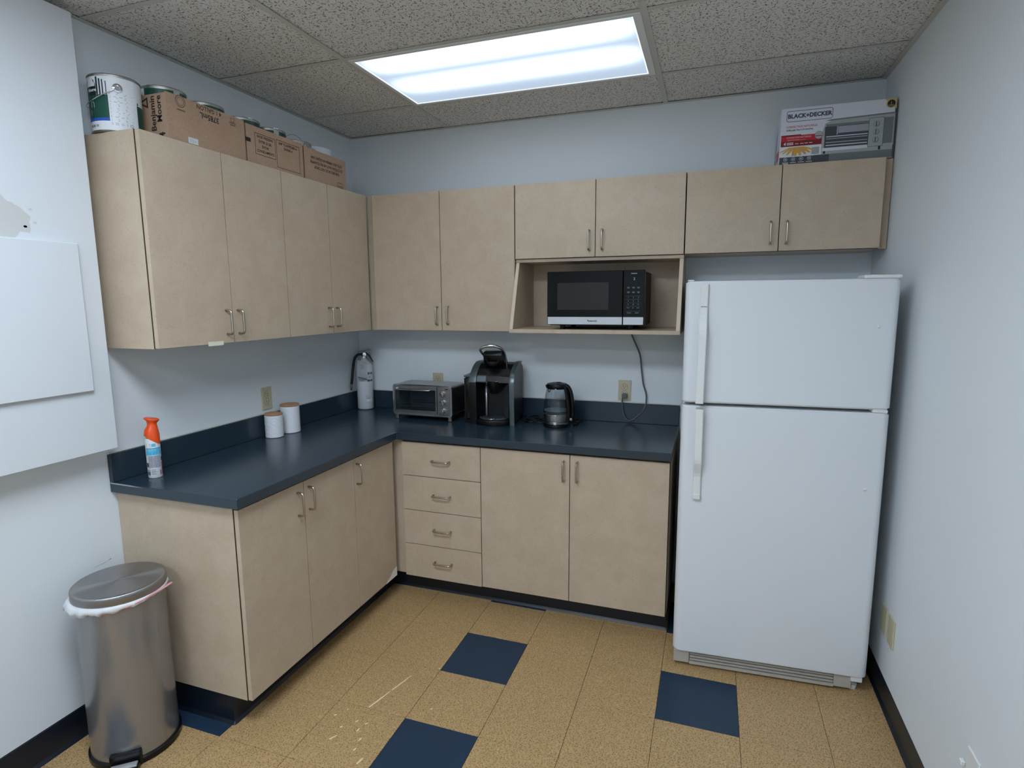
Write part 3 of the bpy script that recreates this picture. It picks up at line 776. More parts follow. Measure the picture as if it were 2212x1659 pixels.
box(bm, 0.07, 0.64, 0.012, 0.045, 0.012, 0.024)
gr = obj('base_grille', bm, m_gplas, fr)
obj('grille_shade', B(0.072, 0.638, 0.037, 0.044, 0.0245, 0.070), m_blackm, gr)  # black plate stands for the shade behind the louvres
for k in range(3):
    z = 0.030+0.0135*k
    bm = prism(NB(), [(0.014, z), (0.014, z+0.0055), (0.034, z+0.0075), (0.034, z+0.003)], 'x', 0.072, 0.638)
    obj('louvre', bm, m_gplas, gr)
bm = lathe(NB(), [(0, 0.0), (0.018, 0.0), (0.02, 0.006), (0.02, 0.02), (0.008, 0.022), (0.008, 0.05), (0, 0.05)], 16, (0.715, 0.05, 0.0))
obj('foot', bm, m_wplas, fr, smooth=True, autos=40)
bm = lathe(NB(), [(0, 0.0), (0.018, 0.0), (0.02, 0.006), (0.02, 0.012), (0.008, 0.014), (0.008, 0.05), (0, 0.05)], 16, (0.06, 0.08, 0.0))
obj('foot', bm, m_black, fr, smooth=True, autos=40)
obj('lower_hinge', B(0.700, 0.742, 0.006, 0.06, 0.050, 0.0715, bev=0.003), m_wplas, fr)
for x_ in (0.08, 0.67):
    bm = lathe(NB(), [(0, 0), (0.018, 0.0), (0.018, 0.035), (0, 0.036)], 12, (x_, 0.58, 0)); obj('foot', bm, m_black, fr)

# ================================================================== MICROWAVE
mw = thing('microwave', 'black microwave oven with silver lower strip on open shelf', 'microwave', (1.347, -0.34, 1.4512), 0)
MWW, MH0, MH1, MD = 0.485, 0.020, 0.288, 0.33
obj('case', B(0.004, MWW-0.004, 0.030, MD, MH0, MH1-0.004, bev=0.003), m_blackm, mw)
dr = obj('door', B(0, 0.380, 0, 0.029, MH0+0.004, MH1, bev=0.002), m_gloss, mw)
obj('window', B(0.053, 0.311, -0.0006, 0.004, 0.099, 0.232), m_win, dr)
obj('door_trim', B(0.003, 0.379, -0.0022, 0.002, 0.0255, 0.063, bev=0.001), m_silver, dr)
pnl = obj('control_panel', B(0.382, MWW, 0, 0.029, MH0+0.004, MH1, bev=0.002), m_gloss, mw)
bt = obj('door_button', B(0.384, MWW-0.004, -0.003, 0.002, 0.0255, 0.063, bev=0.001), m_silver, pnl)
p = Print(); p.text('Panasonic', 0.232, 0.044, 0.0125, m_ink, bold=0.0004); p.put('maker_lettering', dr, (0, -0.0022, 0), (1, 0, 0), (0, 0, 1), lay=0.0002)
p = Print()
p.rect(0.418, 0.447, 0.270, 0.2735, m_lgrey)
p.text('2', 0.434, 0.246, 0.016, m_white)
for r_ in range(2):
    for c_ in range(3):
        p.rect(0.400+0.024*c_, 0.414+0.024*c_, 0.2055-0.022*r_, 0.2075-0.022*r_, m_mgrey); p.rect(0.402+0.024*c_, 0.412+0.024*c_, 0.202-0.022*r_, 0.2035-0.022*r_, m_lgrey)
for r_ in range(4):
    for c_ in range(3):
        s_ = ('123', '456', '789', ('', '0', ''))[r_][c_]
        if not s_: p.rect(0.400+0.024*c_, 0.413+0.024*c_, 0.106, 0.1085, m_mgrey); continue
        p.text(s_, 0.407+0.024*c_, 0.157-0.0165*r_, 0.008 if len(s_) == 1 else 0.005, m_lgrey)
    p.rect(0.397, 0.465, 0.1645-0.0165*r_, 0.1651-0.0165*r_, m_mgrey)
p.rect(0.402, 0.421, 0.082, 0.085, m_mgrey); p.rect(0.440, 0.459, 0.082, 0.085, m_mgrey)
p.rect(0.395, 0.465, 0.091, 0.0916, m_mgrey)
kp = p.put('keypad_print', pnl, (0, 0, 0), (1, 0, 0), (0, 0, 1), lay=0.0002); kp['kind'] = 'stuff'
for x_ in (0.07, 0.41):
    for y_ in (0.05, 0.29): obj('foot', lathe(NB(), [(0, 0), (0.013, 0), (0.016, 0.02), (0, 0.02)], 14, (x_, y_, 0)), m_black, mw)

# microwave power cord hanging to the outlet
pts = [(1.722, -0.0, 1.4315), (1.735, -0.0, 1.400), (1.777, -0.0, 1.303), (1.789, -0.0, 1.215), (1.800, 0, 1.14), (1.818, -0.0, 1.075), (1.812, -0.008, 1.01), (1.780, -0.010, 0.966), (1.733, -0.012, 0.932),
       (1.703, -0.012, 0.955), (1.690, -0.010, 1.01), (1.690, -0.012, 1.055), (1.698, -0.012, 1.068)]
cd = thing('power_cord', 'grey microwave cord hanging from shelf and plugged into outlet', 'cord', (1.722, 0, 1.43))
bm = tube(NB(), [Vector(q)-Vector((1.722, 0, 1.43)) for q in spline(pts, 6)], 0.0042, 8)
obj('cable', bm, m_cord, cd, smooth=True)
obj('plug', B(-0.035, -0.009, -0.022, 0.0128, -0.372, -0.348, bev=0.004, seg=2), m_cord, cd)

# ================================================================== OUTLETS
def outlet(label, loc, rz, group='ivory wall outlets', rec=True, w_=0.070, h_=0.115, mat=None, name='wall_outlet', cat='outlet'):
    """local: -y out of the wall"""
    t = thing(name, label, cat, loc, rz, group)
    mt = mat or m_ivory
    obj('cover_plate', B(-w_/2, w_/2, -0.006, -0.0002, -h_/2, h_/2, bev=0.002, seg=2), mt, t)
    if rec:
        for s in (-1, 1):
            zc = 0.0195*s
            pts = []
            for k in range(24):
                a = 2*PI*k/24; pts.append((0.0172*math.cos(a), max(-0.0135, min(0.0135, 0.0172*math.sin(a)))+zc))
            rg_ = obj('receptacle', prism(NB(), pts, 'y', -0.0085, -0.005), mt, t)
            bm = NB()
            box(bm, -0.0075, -0.0050, -0.0088, -0.008, zc+0.000, zc+0.009); box(bm, 0.0050, 0.0072, -0.0088, -0.008, zc+0.000, zc+0.008)
            box(bm, -0.0022, 0.0022, -0.0088, -0.008, zc-0.0085, zc-0.004)
            obj('slots', bm, m_ivoryd, rg_)
            pg = Print(); pg.ring(0, zc, 0.0185, 0.0012, m_ivoryd, 1, 20); pg.put('recess_line', rg_, (0, -0.0061, 0), (1, 0, 0), (0, 0, 1), lay=0.0001)
        bm = lathe(NB(), [(0.003, 0), (0.0025, 0.0012), (0, 0.0015)], 10)
        bmesh.ops.rotate(bm, verts=bm.verts, cent=(0, 0, 0), matrix=Matrix.Rotation(R(90), 3, 'X'))
        obj('screw', bm, mt, t, loc=(0, -0.006, 0))
    return t
outlet('ivory double outlet on left wall above the white canisters', (X0, -0.833, 1.107), RL)
outlet('ivory double outlet on back wall with the grey cord plugged in', (1.697, YB, 1.097), 0)
outlet('ivory outlet on back wall half hidden behind the toaster oven', (0.543, YB, 1.098), 0)
t = outlet('blank ivory outlet cover on right wall, far one near the refrigerator', (X1, -0.755, 0.316), -RL, rec=False)
t = outlet('ivory outlet cover on right wall, pressed against the refrigerator side', (X1, -0.660, 0.316), -RL, rec=False)
t = outlet('white outlet cover low on the right wall in the near foreground', (X1, -1.49, 0.338), -RL, group=None, rec=False, mat=m_wplas)
obj('corner_clip', B(-0.046, -0.030, -0.018, -0.0062, -0.006, 0.010, bev=0.003), m_wplas, t)

# ================================================================== TOASTER OVEN
to = thing('toaster_oven', 'small stainless steel toaster oven with three knobs on worktop', 'toaster oven', (0.402, -0.285, CH+0.0005), 0)
TW, TB_, TH_, TDp = 0.372, 0.030, 0.205, 0.185
bm = NB()
# outer shell: rounded hoop profile in xz extruded in y
def rrpoly(x0, x1, z0, z1, r, n=5):
    q = []
    for cx, cz, a0 in ((x1-r, z1-r, 0), (x0+r, z1-r, 90), (x0+r, z0+r, 180), (x1-r, z0+r, 270)):
        for k in range(n+1): a = R(a0+90*k/n); q.append((cx+r*math.cos(a), cz+r*math.sin(a)))
    return q
outer = rrpoly(0, TW, TB_, TH_, 0.016); inner = rrpoly(0.006, TW-0.006, TB_+0.006, TH_-0.006, 0.011)
def hoop(bm, outer, inner, y0, y1):
    n = len(outer); V = [[bm.verts.new((p[0], y, p[1])) for p in q] for q in (outer, inner) for y in (y0, y1)]
    oa, ob_, ia, ib = V
    for i in range(n):
        j = (i+1) % n
        bm.faces.new((oa[i], oa[j], ob_[j], ob_[i])); bm.faces.new((ia[i], ib[i], ib[j], ia[j])); bm.faces.new((oa[i], ia[i], ia[j], oa[j])); bm.faces.new((ob_[i], ob_[j], ib[j], ib[i]))
    bmesh.ops.recalc_face_normals(bm, faces=bm.faces)
hoop(bm, outer, inner, 0.006, TDp)
obj('shell', bm, m_steel, to, smooth=True, autos=30)
bm = NB(); hoop(bm, rrpoly(-0.003, TW+0.003, TB_-0.003, TH_+0.002, 0.018), rrpoly(0.010, TW-0.010, TB_+0.010, TH_-0.010, 0.008), 0.0, 0.006)
obj('front_frame', bm, m_chrome, to, smooth=True, autos=30)
sd = NB(); box(sd, TW-0.0005, TW+0.0012, 0.02, TDp-0.004, TB_+0.014, TH_-0.018); o = obj('side_panel', sd, m_blackm, to); o['label'] = 'black side panel'
obj('back_wall', B(0.007, TW-0.007, TDp-0.006, TDp-0.001, TB_+0.007, TH_-0.007), m_lgrey, to)
obj('oven_cavity', B(0.007, 0.285, 0.03, TDp-0.007, TB_+0.007, TB_+0.010), m_mgrey, to)
obj('cavity_wall', B(0.284, 0.290, 0.006, TDp-0.007, TB_+0.008, TH_-0.008), m_sgrey, to)
obj('cavity_wall', B(0.0065, 0.010, 0.006, TDp-0.007, TB_+0.012, TH_-0.012), m_sgrey, to)
bm = NB()
for k in range(9):
    x_ = 0.03+0.029*k; tube(bm, [(x_, 0.02, 0.085), (x_, TDp-0.01, 0.085)], 0.0012, 6)
for y_ in (0.02, 0.10, TDp-0.01): tube(bm, [(0.012, y_, 0.085), (0.28, y_, 0.085)], 0.002, 6)
obj('wire_rack', bm, m_chrome, to)
for z_ in (0.058,): obj('heating_bar', tube(NB(), [(0.012, 0.05, z_), (0.28, 0.05, z_)], 0.004, 8), m_steel, to)
dr = obj('door', (lambda bm: (box(bm, 0.010, 0.284, -0.008, -0.001, 0.042, 0.058), box(bm, 0.010, 0.284, -0.008, -0.001, 0.178, 0.198), box(bm, 0.010, 0.018, -0.008, -0.001, 0.058, 0.178), box(bm, 0.276, 0.284, -0.008, -0.001, 0.058, 0.178), bm)[-1])(NB()), m_steel, to)
obj('door_glass', B(0.018, 0.276, -0.006, -0.003, 0.058, 0.178), m_oglass, dr)
bm = tube(NB(), [(0.028, -0.008, 0.181), (0.030, -0.028, 0.178), (0.245, -0.028, 0.178), (0.250, -0.008, 0.181)], 0.005, 8)
obj('door_handle', bm, m_chrome, dr, smooth=True, autos=50)
pnl = obj('control_panel', B(0.288, 0.361, -0.008, -0.001, 0.038, 0.198, bev=0.001), m_steel, to)
p = Print()
for k, z_ in enumerate((0.160, 0.111, 0.062)):
    kn = NB(); lathe(kn, [(0.0, 0.018), (0.0135, 0.017), (0.0155, 0.012), (0.017, 0.0)], 24)
    bmesh.ops.rotate(kn, verts=kn.verts, cent=(0, 0, 0), matrix=Matrix.Rotation(R(90), 3, 'X'))
    kb = obj('knob', kn, m_chrome, pnl, loc=(0.322, -0.008, z_), smooth=True, autos=50)
    p.ring(0.322, z_, 0.0195, 0.0016, m_dgrey, 1, 28)
    for a in range(7):
        g = R(-40+a*43); p.rect(0.322+0.026*math.cos(g)-0.003, 0.322+0.026*math.cos(g)+0.003, z_+0.0235*math.sin(g)-0.0008, z_+0.0235*math.sin(g)+0.0008, m_dgrey)
p.rect(0.338, 0.356, 0.184, 0.191, m_ink)
o = p.put('panel_lettering', pnl, (0, -0.008, 0), (1, 0, 0), (0, 0, 1), lay=0.0002); o['kind'] = 'stuff'
for k, z_ in enumerate((0.160, 0.111, 0.062)):
    pass
for x_ in (0.016, TW-0.016):
    for y_ in (0.014, TDp-0.02): obj('foot', B(x_-0.010, x_+0.010, y_-0.010, y_+0.010, 0, TB_+0.001, bev=0.003), m_steel if y_ < 0.05 else m_black, to)
obj('base_plate', B(0.012, TW-0.012, 0.03, TDp-0.004, 0.016, TB_-0.0035), m_blackm, to)

# ================================================================== COFFEE MAKER
cf = thing('coffee_maker', 'black and grey single-cup coffee maker with its lid raised', 'coffee maker', (1.006, -0.175, CH+0.0005), R(5))
# drip tray base
bp = [(0.112*math.cos(R(a)), -0.055-0.085*math.sin(R(a))) for a in range(0, 181, 12)]+[(-0.115, 0.10), (0.115, 0.10)]
bm = prism(NB(), bp, 'z', 0, 0.030); bevel_all(bm, 0.004, 2, 50)
obj('base', bm, m_black, cf, smooth=True, autos=40)
bp2 = [(0.085*math.cos(R(a)), -0.05-0.072*math.sin(R(a))) for a in range(0, 181, 12)]+[(-0.085, 0.0), (0.085, 0.0)]
dt = obj('drip_tray', prism(NB(), bp2, 'z', 0.0302, 0.037), m_gun, cf)
bm = NB()
for k in range(9): box(bm, -0.064+0.016*k-0.003, -0.064+0.016*k+0.003, -0.105+abs(k-4)*0.006, -0.012, 0.037, 0.0385)
obj('drip_grid', bm, m_black, dt)
bm = tube(NB(), [(0.03*math.cos(R(a)), -0.098-0.034*math.sin(R(a)), 0.036) for a in range(30, 151, 15)], 0.003, 6); obj('tray_lip', bm, m_chrome, dt, smooth=True)
# rear tower
side = [(0.115, 0.0), (-0.02, 0.0), (-0.02, 0.20), (-0.10, 0.235), (-0.085, 0.27), (-0.05, 0.305), (0.0, 0.328), (0.06, 0.334), (0.115, 0.32), (0.128, 0.30)]
bm = prism(NB(), side, 'x', -0.098, 0.098); obj('rear_tower', bm, m_black, cf)
# side housings (black) with grey bands running up the front edge and over the top
sidep = [(0.118, 0.0305), (-0.098, 0.0305), (-0.106, 0.12), (-0.106, 0.235), (-0.098, 0.262), (-0.075, 0.288), (-0.03, 0.316), (0.03, 0.331), (0.085, 0.330), (0.128, 0.305)]
for s, nm in ((1, 'side_housing'), (-1, 'side_housing')):
    xa, xb = (0.0985, 0.122) if s > 0 else (-0.122, -0.0985)
    bm = prism(NB(), sidep, 'x', xa, xb); obj(nm, bm, m_black, cf)
    path = [(-0.100, 0.0), (-0.104, 0.06), (-0.109, 0.14), (-0.110, 0.225), (-0.104, 0.252), (-0.090, 0.276), (-0.060, 0.300), (-0.02, 0.321), (0.03, 0.335), (0.09, 0.335)]
    path = [(q.x, q.y) for q in spline([(a, b, 0) for a, b in path], 4)]
    bm = NB(); rings = []
    xi, xo = (0.101, 0.127) if s > 0 else (-0.127, -0.088)
    if s < 0: xi, xo = xo, xi
    for i, (y_, z_) in enumerate(path):
        a = path[max(0, i-1)]; b = path[min(len(path)-1, i+1)]
        tx, tz = b[0]-a[0], b[1]-a[1]; l = math.hypot(tx, tz); nx, nz = -tz/l, tx/l
        th = 0.0045
        rings.append([bm.verts.new((x_, y_+nx*o_, z_+nz*o_)) for x_, o_ in ((xi, 0), (xi, th*0.6), ((xi+xo)/2, th), (xo, th*0.4), (xo, -0.004), (xi, -0.004))])
    for a, b in zip(rings, rings[1:]):
        for i in range(6): bm.faces.new((a[i], a[(i+1) % 6], b[(i+1) % 6], b[i]))
    bm.faces.new(rings[0]); bm.faces.new(rings[-1]); bmesh.ops.recalc_face_normals(bm, faces=bm.faces)
    for f in bm.faces:
        if s < 0 and f.calc_center_median().z < 0.235: f.material_index = 1
    o = obj('grey_band', bm, [m_gun, m_black], cf, smooth=True, autos=50); o['label'] = 'grey metallic band'
# inner cheeks
for s in (1, -1):
    bm = NB(); v = [bm.verts.new(q) for q in ((s*0.094, -0.098, 0.037), (s*0.050, -0.0205, 0.037), (s*0.050, -0.0205, 0.20), (s*0.094, -0.100, 0.235))]; bm.faces.new(v)
    obj('cheek_panel', bm, m_gun if s > 0 else m_black, cf)
bm = tube(NB(), [(-0.052, -0.030, 0.037), (-0.052, -0.030, 0.205)], 0.006, 8); obj('trim_rod', bm, m_silver, cf, smooth=True)
# brew head funnel with open holder
bm = NB(); lathe(bm, [(0.026, 0.170), (0.034, 0.176), (0.046, 0.215), (0.052, 0.232), (0.0525, 0.242), (0.044, 0.242), (0.036, 0.205), (0.0, 0.200)], 28, (0.006, -0.062, 0.0), sx=0.84)
obj('pod_holder', bm, m_black, cf, smooth=True, autos=40)
bm = tube(NB(), [(0.006+0.042*math.cos(R(a)), -0.064-0.044*math.sin(R(a)), 0.243+0.004*math.cos(R(a*2))) for a in range(-20, 201, 10)], 0.003, 6); obj('holder_rim', bm, m_chrome, cf, smooth=True)
for s, (xa, xb) in ((-1, (-0.0875, -0.036)), (1, (0.050, 0.100))):
    pol = [(-0.100, 0.240), (-0.088, 0.268), (-0.05, 0.300), (0.0, 0.322), (0.0, 0.24)]
    o = obj('shoulder', prism(NB(), pol, 'x', xa, xb), m_gun if s < 0 else m_black, cf)
# raised lid
ld = NB()
lp = [(0.00, 0.322), (-0.030, 0.318), (-0.062, 0.350), (-0.070, 0.385), (-0.058, 0.402), (-0.02, 0.406), (0.012, 0.392), (0.022, 0.360)]
prism(ld, lp, 'x', -0.058, 0.050); bevel_all(ld, 0.006, 2, 25)
lid = obj('lid', ld, m_black, cf, smooth=True, autos=30, rot=(0, 0, 0))
bm = lathe(NB(), [(0.0, -0.004), (0.034, -0.002), (0.036, 0.014), (0.030, 0.024)], 20); bmesh.ops.rotate(bm, verts=bm.verts, cent=(0, 0, 0), matrix=Matrix.Rotation(R(62), 3, 'X'))
obj('piercer_cup', bm, m_blackm, lid, loc=(0, -0.058, 0.352), smooth=True)
hp = spline([(-0.064, -0.062, 0.392), (-0.070, -0.078, 0.414), (-0.046, -0.084, 0.430), (-0.006, -0.082, 0.436), (0.030, -0.070, 0.428), (0.052, -0.046, 0.408), (0.058, -0.020, 0.372), (0.060, 0.000, 0.322)], 5)
bm = tube(NB(), hp, [0.0075]*len(hp), 8); obj('lid_handle', bm, m_chrome, lid, smooth=True)
hp = spline([(-0.064, -0.062, 0.392), (-0.062, -0.030, 0.372), (-0.058, 0.0, 0.325)], 5)
bm = tube(NB(), hp, 0.006, 8); obj('lid_arm', bm, m_black, lid, smooth=True)
# water reservoir on the left
rs = obj('water_reservoir', B(-0.172, -0.130, -0.055, 0.105, 0.012, 0.255, bev=0.008, seg=2), m_smoke, cf)
obj('reservoir_base', B(-0.176, -0.1275, -0.060, 0.108, 0, 0.0118, bev=0.003), m_black, rs)
obj('reservoir_frame', B(-0.174, -0.164, -0.058, -0.02, 0.013, 0.250), m_black, rs)
obj('reservoir_lid', B(-0.176, -0.128, -0.060, 0.108, 0.2555, 0.268, bev=0.004, seg=2), m_gun, rs)

# ================================================================== KETTLE
kt = thing('electric_kettle', 'glass electric kettle with black handle beside the coffee maker', 'kettle', (1.360, -0.187, CH+0.0005), R(-4))
bm = lathe(NB(), [(0, 0), (0.074, 0), (0.075, 0.006), (0.070, 0.012), (0, 0.016)], 36); obj('power_base', bm, m_black, kt, smooth=True, autos=40)
bm = lathe(NB(), [(0, 0.0165), (0.070, 0.0165), (0.071, 0.021), (0.071, 0.027), (0.068, 0.030), (0, 0.030)], 36); obj('base_ring', bm, m_chrome, kt, smooth=True, autos=40)
bm = lathe(NB(), [(0.066, 0.0302), (0.0665, 0.036), (0.0715, 0.037), (0.0715, 0.064), (0.0715, 0.066), (0.0, 0.066)], 36); obj('steel_band', bm, m_steel, kt, smooth=True, autos=40)
prof = [(0.0725, 0.067), (0.0735, 0.078), (0.072, 0.10), (0.068, 0.14), (0.061, 0.18), (0.053, 0.212)]
bm = lathe(NB(), prof, 40); obj('glass_jug', bm, m_glass, kt, smooth=True)
bm = tube(NB(), [(0.0722*math.cos(2*PI*k/36), 0.0722*math.sin(2*PI*k/36), 0.0685) for k in range(36)], 0.0018, 6, closed=True); obj('jug_rim', bm, m_chrome, kt, smooth=True)
bm = lathe(NB(), [(0, 0.0665), (0.0705, 0.0665), (0.0705, 0.088), (0, 0.088)], 36); obj('water', bm, m_water, kt)
bm = lathe(NB(), [(0.050, 0.205), (0.055, 0.211), (0.057, 0.222), (0.054, 0.232), (0.030, 0.238), (0, 0.239)], 36); lid = obj('lid', bm, m_black, kt, smooth=True, autos=40)
obj('lid_tab', B(0.0, 0.022, -0.008, 0.008, 0.236, 0.2415, bev=0.002), m_blackm, lid)
obj('spout', prism(NB(), [(-0.060, 0.224), (-0.040, 0.232), (-0.040, 0.208), (-0.055, 0.207)], 'y', -0.018, 0.018), m_black, kt)
bm = tube(NB(), [(-0.044-0.0*math.cos(R(a)), -0.018*math.cos(R(a)), 0.205-0.022*math.sin(R(a))) for a in range(0, 181, 20)], 0.002, 6); obj('strainer', bm, m_blackm, kt)
hs = spline([(0.035, 0, 0.226), (0.060, 0, 0.222), (0.078, 0, 0.196), (0.088, 0, 0.150), (0.092, 0, 0.10), (0.091, 0, 0.05), (0.084, 0, 0.022)], 5)
bm = NB(); rings = []
for i, q in enumerate(hs):
    a = hs[max(0, i-1)]; b = hs[min(len(hs)-1, i+1)]; tt = (b-a).normalized(); n_ = Vector((-tt.z, 0, tt.x))
    wv, tv = 0.016, 0.009
    rings.append([bm.verts.new(q+n_*tv*math.cos(2*PI*k/10)+Vector((0, wv*math.sin(2*PI*k/10), 0))) for k in range(10)])
for a, b in zip(rings, rings[1:]):
    for i in range(10): bm.faces.new((a[i], a[(i+1) % 10], b[(i+1) % 10], b[i]))
bm.faces.new(rings[0]); bm.faces.new(rings[-1]); bmesh.ops.recalc_face_normals(bm, faces=bm.faces)
hd = obj('handle', bm, m_black, kt, smooth=True)
# inner spine of the handle lying on the glass
bm = NB(); sp_ = [(0.052, 0.222), (0.062, 0.180), (0.069, 0.14), (0.0735, 0.10), (0.0745, 0.07), (0.0725, 0.03)]
bm = NB(); rings = []
for x_, z_ in sp_:
    rings.append([bm.verts.new(q) for q in ((x_*0.90, -0.030, z_), (x_+0.004, -0.026, z_), (x_+0.012, 0, z_), (x_+0.004, 0.026, z_), (x_*0.90, 0.030, z_))])
for a, b in zip(rings, rings[1:]):
    for i in range(5): bm.faces.new((a[i], a[(i+1) % 5], b[(i+1) % 5], b[i]))
bmesh.ops.recalc_face_normals(bm, faces=bm.faces)
obj('handle_spine', bm, m_black, kt, smooth=True)
obj('switch', B(0.076, 0.094, -0.0175, -0.012, 0.036, 0.050, bev=0.003), m_chrome, hd)
# black cords behind
kc = thing('appliance_cord', 'black cord coiled on worktop between coffee maker and kettle', 'cord', (1.20, -0.12, CH))
loops = [(-0.045, 0.05, 0.006), (-0.04, -0.02, 0.005), (0.0, -0.045, 0.006), (0.05, -0.02, 0.018), (0.03, 0.02, 0.03), (-0.02, 0.03, 0.022), (-0.03, -0.01, 0.016), (0.01, -0.04, 0.014), (0.06, -0.05, 0.005), (0.085, -0.03, 0.005), (0.05, 0.03, 0.006), (0.0, 0.05, 0.010), (0.04, 0.08, 0.006), (0.24, 0.085, 0.006), (0.26, 0.04, 0.006), (0.255, 0.0, 0.006)]
bm = tube(NB(), spline(loops, 6), 0.0038, 7); obj('cable', bm, m_black, kc, smooth=True)
pp = obj('plug', B(0.243, 0.268, -0.035, -0.004, 0.001, 0.02, bev=0.003), m_black, kc)

# ================================================================== FIRE EXTINGUISHER
ex = thing('fire_extinguisher', 'white fire extinguisher with paper tag in the worktop corner', 'fire extinguisher', (0.066, -0.064, CH+0.0005), R(34))
RX = 0.0505
bm = lathe(NB(), [(0, 0.004), (RX-0.008, 0.0), (RX, 0.008), (RX, 0.265), (RX-0.004, 0.285), (RX-0.016, 0.303), (0.020, 0.316), (0.016, 0.325), (0, 0.325)], 40)
obj('cylinder', bm, m_extw, ex, smooth=True)
bm = lathe(NB(), [(0.017, 0.3255), (0.017, 0.338), (0.012, 0.342), (0.012, 0.362), (0, 0.362)], 20)
vv = obj('valve', bm, m_chrome, ex, smooth=True, autos=35)
box_ = NB(); box(box_, -0.018, 0.018, -0.012, 0.012, 0.344, 0.360, bev=0.004); obj('valve_block', box_, m_black, vv)
bm = prism(NB(), [(-0.040, 0.368), (0.036, 0.384), (0.046, 0.378), (0.040, 0.372), (-0.036, 0.360)], 'y', -0.010, 0.010); obj('top_lever', bm, m_gun, vv)
bm = prism(NB(), [(0.012, 0.350), (0.030, 0.335), (0.052, 0.300), (0.058, 0.302), (0.038, 0.345), (0.016, 0.362)], 'y', -0.009, 0.009); obj('carry_handle', bm, m_black, vv)
bm = lathe(NB(), [(0, 0.006), (0.011, 0.005), (0.012, 0)], 16); bmesh.ops.rotate(bm, verts=bm.verts, cent=(0, 0, 0), matrix=Matrix.Rotation(R(90), 3, 'X')); obj('gauge', bm, m_chrome, vv, loc=(0.004, -0.017, 0.350))
hz = spline([(-0.014, -0.004, 0.350), (-0.036, -0.008, 0.348), (-0.056, -0.012, 0.325), (-0.068, -0.020, 0.27), (-0.076, -0.026, 0.21), (-0.082, -0.028, 0.165)], 5)
bm = tube(NB(), hz, 0.0082, 10); obj('hose', bm, m_blackm, ex, smooth=True)
bm = tube(NB(), [(-0.082, -0.028, 0.165), (-0.084, -0.028, 0.150), (-0.0855, -0.028, 0.128)], [0.0095, 0.0085, 0.006], 10); obj('nozzle', bm, m_cord, ex, smooth=True)
p = Print()
p.rect(0.012, 0.058, 0.225, 0.238, m_ink, 1, 4); p.rect(0.018, 0.050, 0.2295, 0.2335, m_lgrey, 2, 3)
p.rect(0.028, 0.038, 0.202, 0.214, m_lgrey, 1, 2); p.rect(0.012, 0.058, 0.180, 0.192, m_ink, 1, 4)
p.rect(-0.04, 0.006, 0.182, 0.205, m_lgrey, 1, 4); p.lines(-0.04, 0.006, 0.205, 0.182, 4, m_dgrey)
p.rect(0.002, 0.046, 0.050, 0.095, m_lgrey, 1, 4); p.rect(0.0035, 0.0445, 0.0515, 0.0935, m_white, 2, 4); p.lines(0.005, 0.043, 0.092, 0.068, 6, m_dgrey, 3, 0.35)
p.put('label', ex, (0, 0, 0), (1, 0, 0), (0, 0, 1), lay=0.0002, wrap=RX)
tg = NB(); bmv = [(-0.042, 0.318), (0.014, 0.307), (0.018, 0.186), (-0.048, 0.208)]
n_ = 6; grid = []
for a in range(n_+1):
    row = []
    for b in range(2):
        f = a/n_; p0, p1 = (bmv[0], bmv[3]) if b == 0 else (bmv[1], bmv[2])
        x_ = p0[0]+(p1[0]-p0[0])*f; z_ = p0[1]+(p1[1]-p0[1])*f
        row.append(tg.verts.new((x_, -0.050-0.012*math.sin(f*2.6)-(0.004 if b else 0), z_)))
    grid.append(row)
for a in range(n_): tg.faces.new((grid[a][0], grid[a][1], grid[a+1][1], grid[a+1][0]))
bmesh.ops.solidify(tg, geom=tg.faces[:], thickness=0.0006)
tgo = obj('inspection_tag', tg, m_white, ex)
p = Print(); p.lines(-0.026, 0.006, 0.290, 0.262, 4, m_lgrey, 1, 0.3); p.frame(-0.030, 0.004, 0.226, 0.258, 0.0006, m_lgrey)
p.put('tag_print', tgo, (0, -0.0655, 0), (1, 0, 0), (0, 0.0, 1), lay=0.0002)
p = Print(); p.poly([(-0.042, 0.217), (0.015, 0.197), (0.015, 0.192), (-0.042, 0.212)], m_dgrey); p.put('tag_stripe', tgo, (0, -0.0640, 0), (1, 0, 0), (0, 0, 1), lay=0.0002)
bm = tube(NB(), [(-0.012, -0.050, 0.312), (-0.006, -0.03, 0.335), (0.002, -0.013, 0.345)], 0.001, 5); obj('tag_string', bm, m_white, ex)

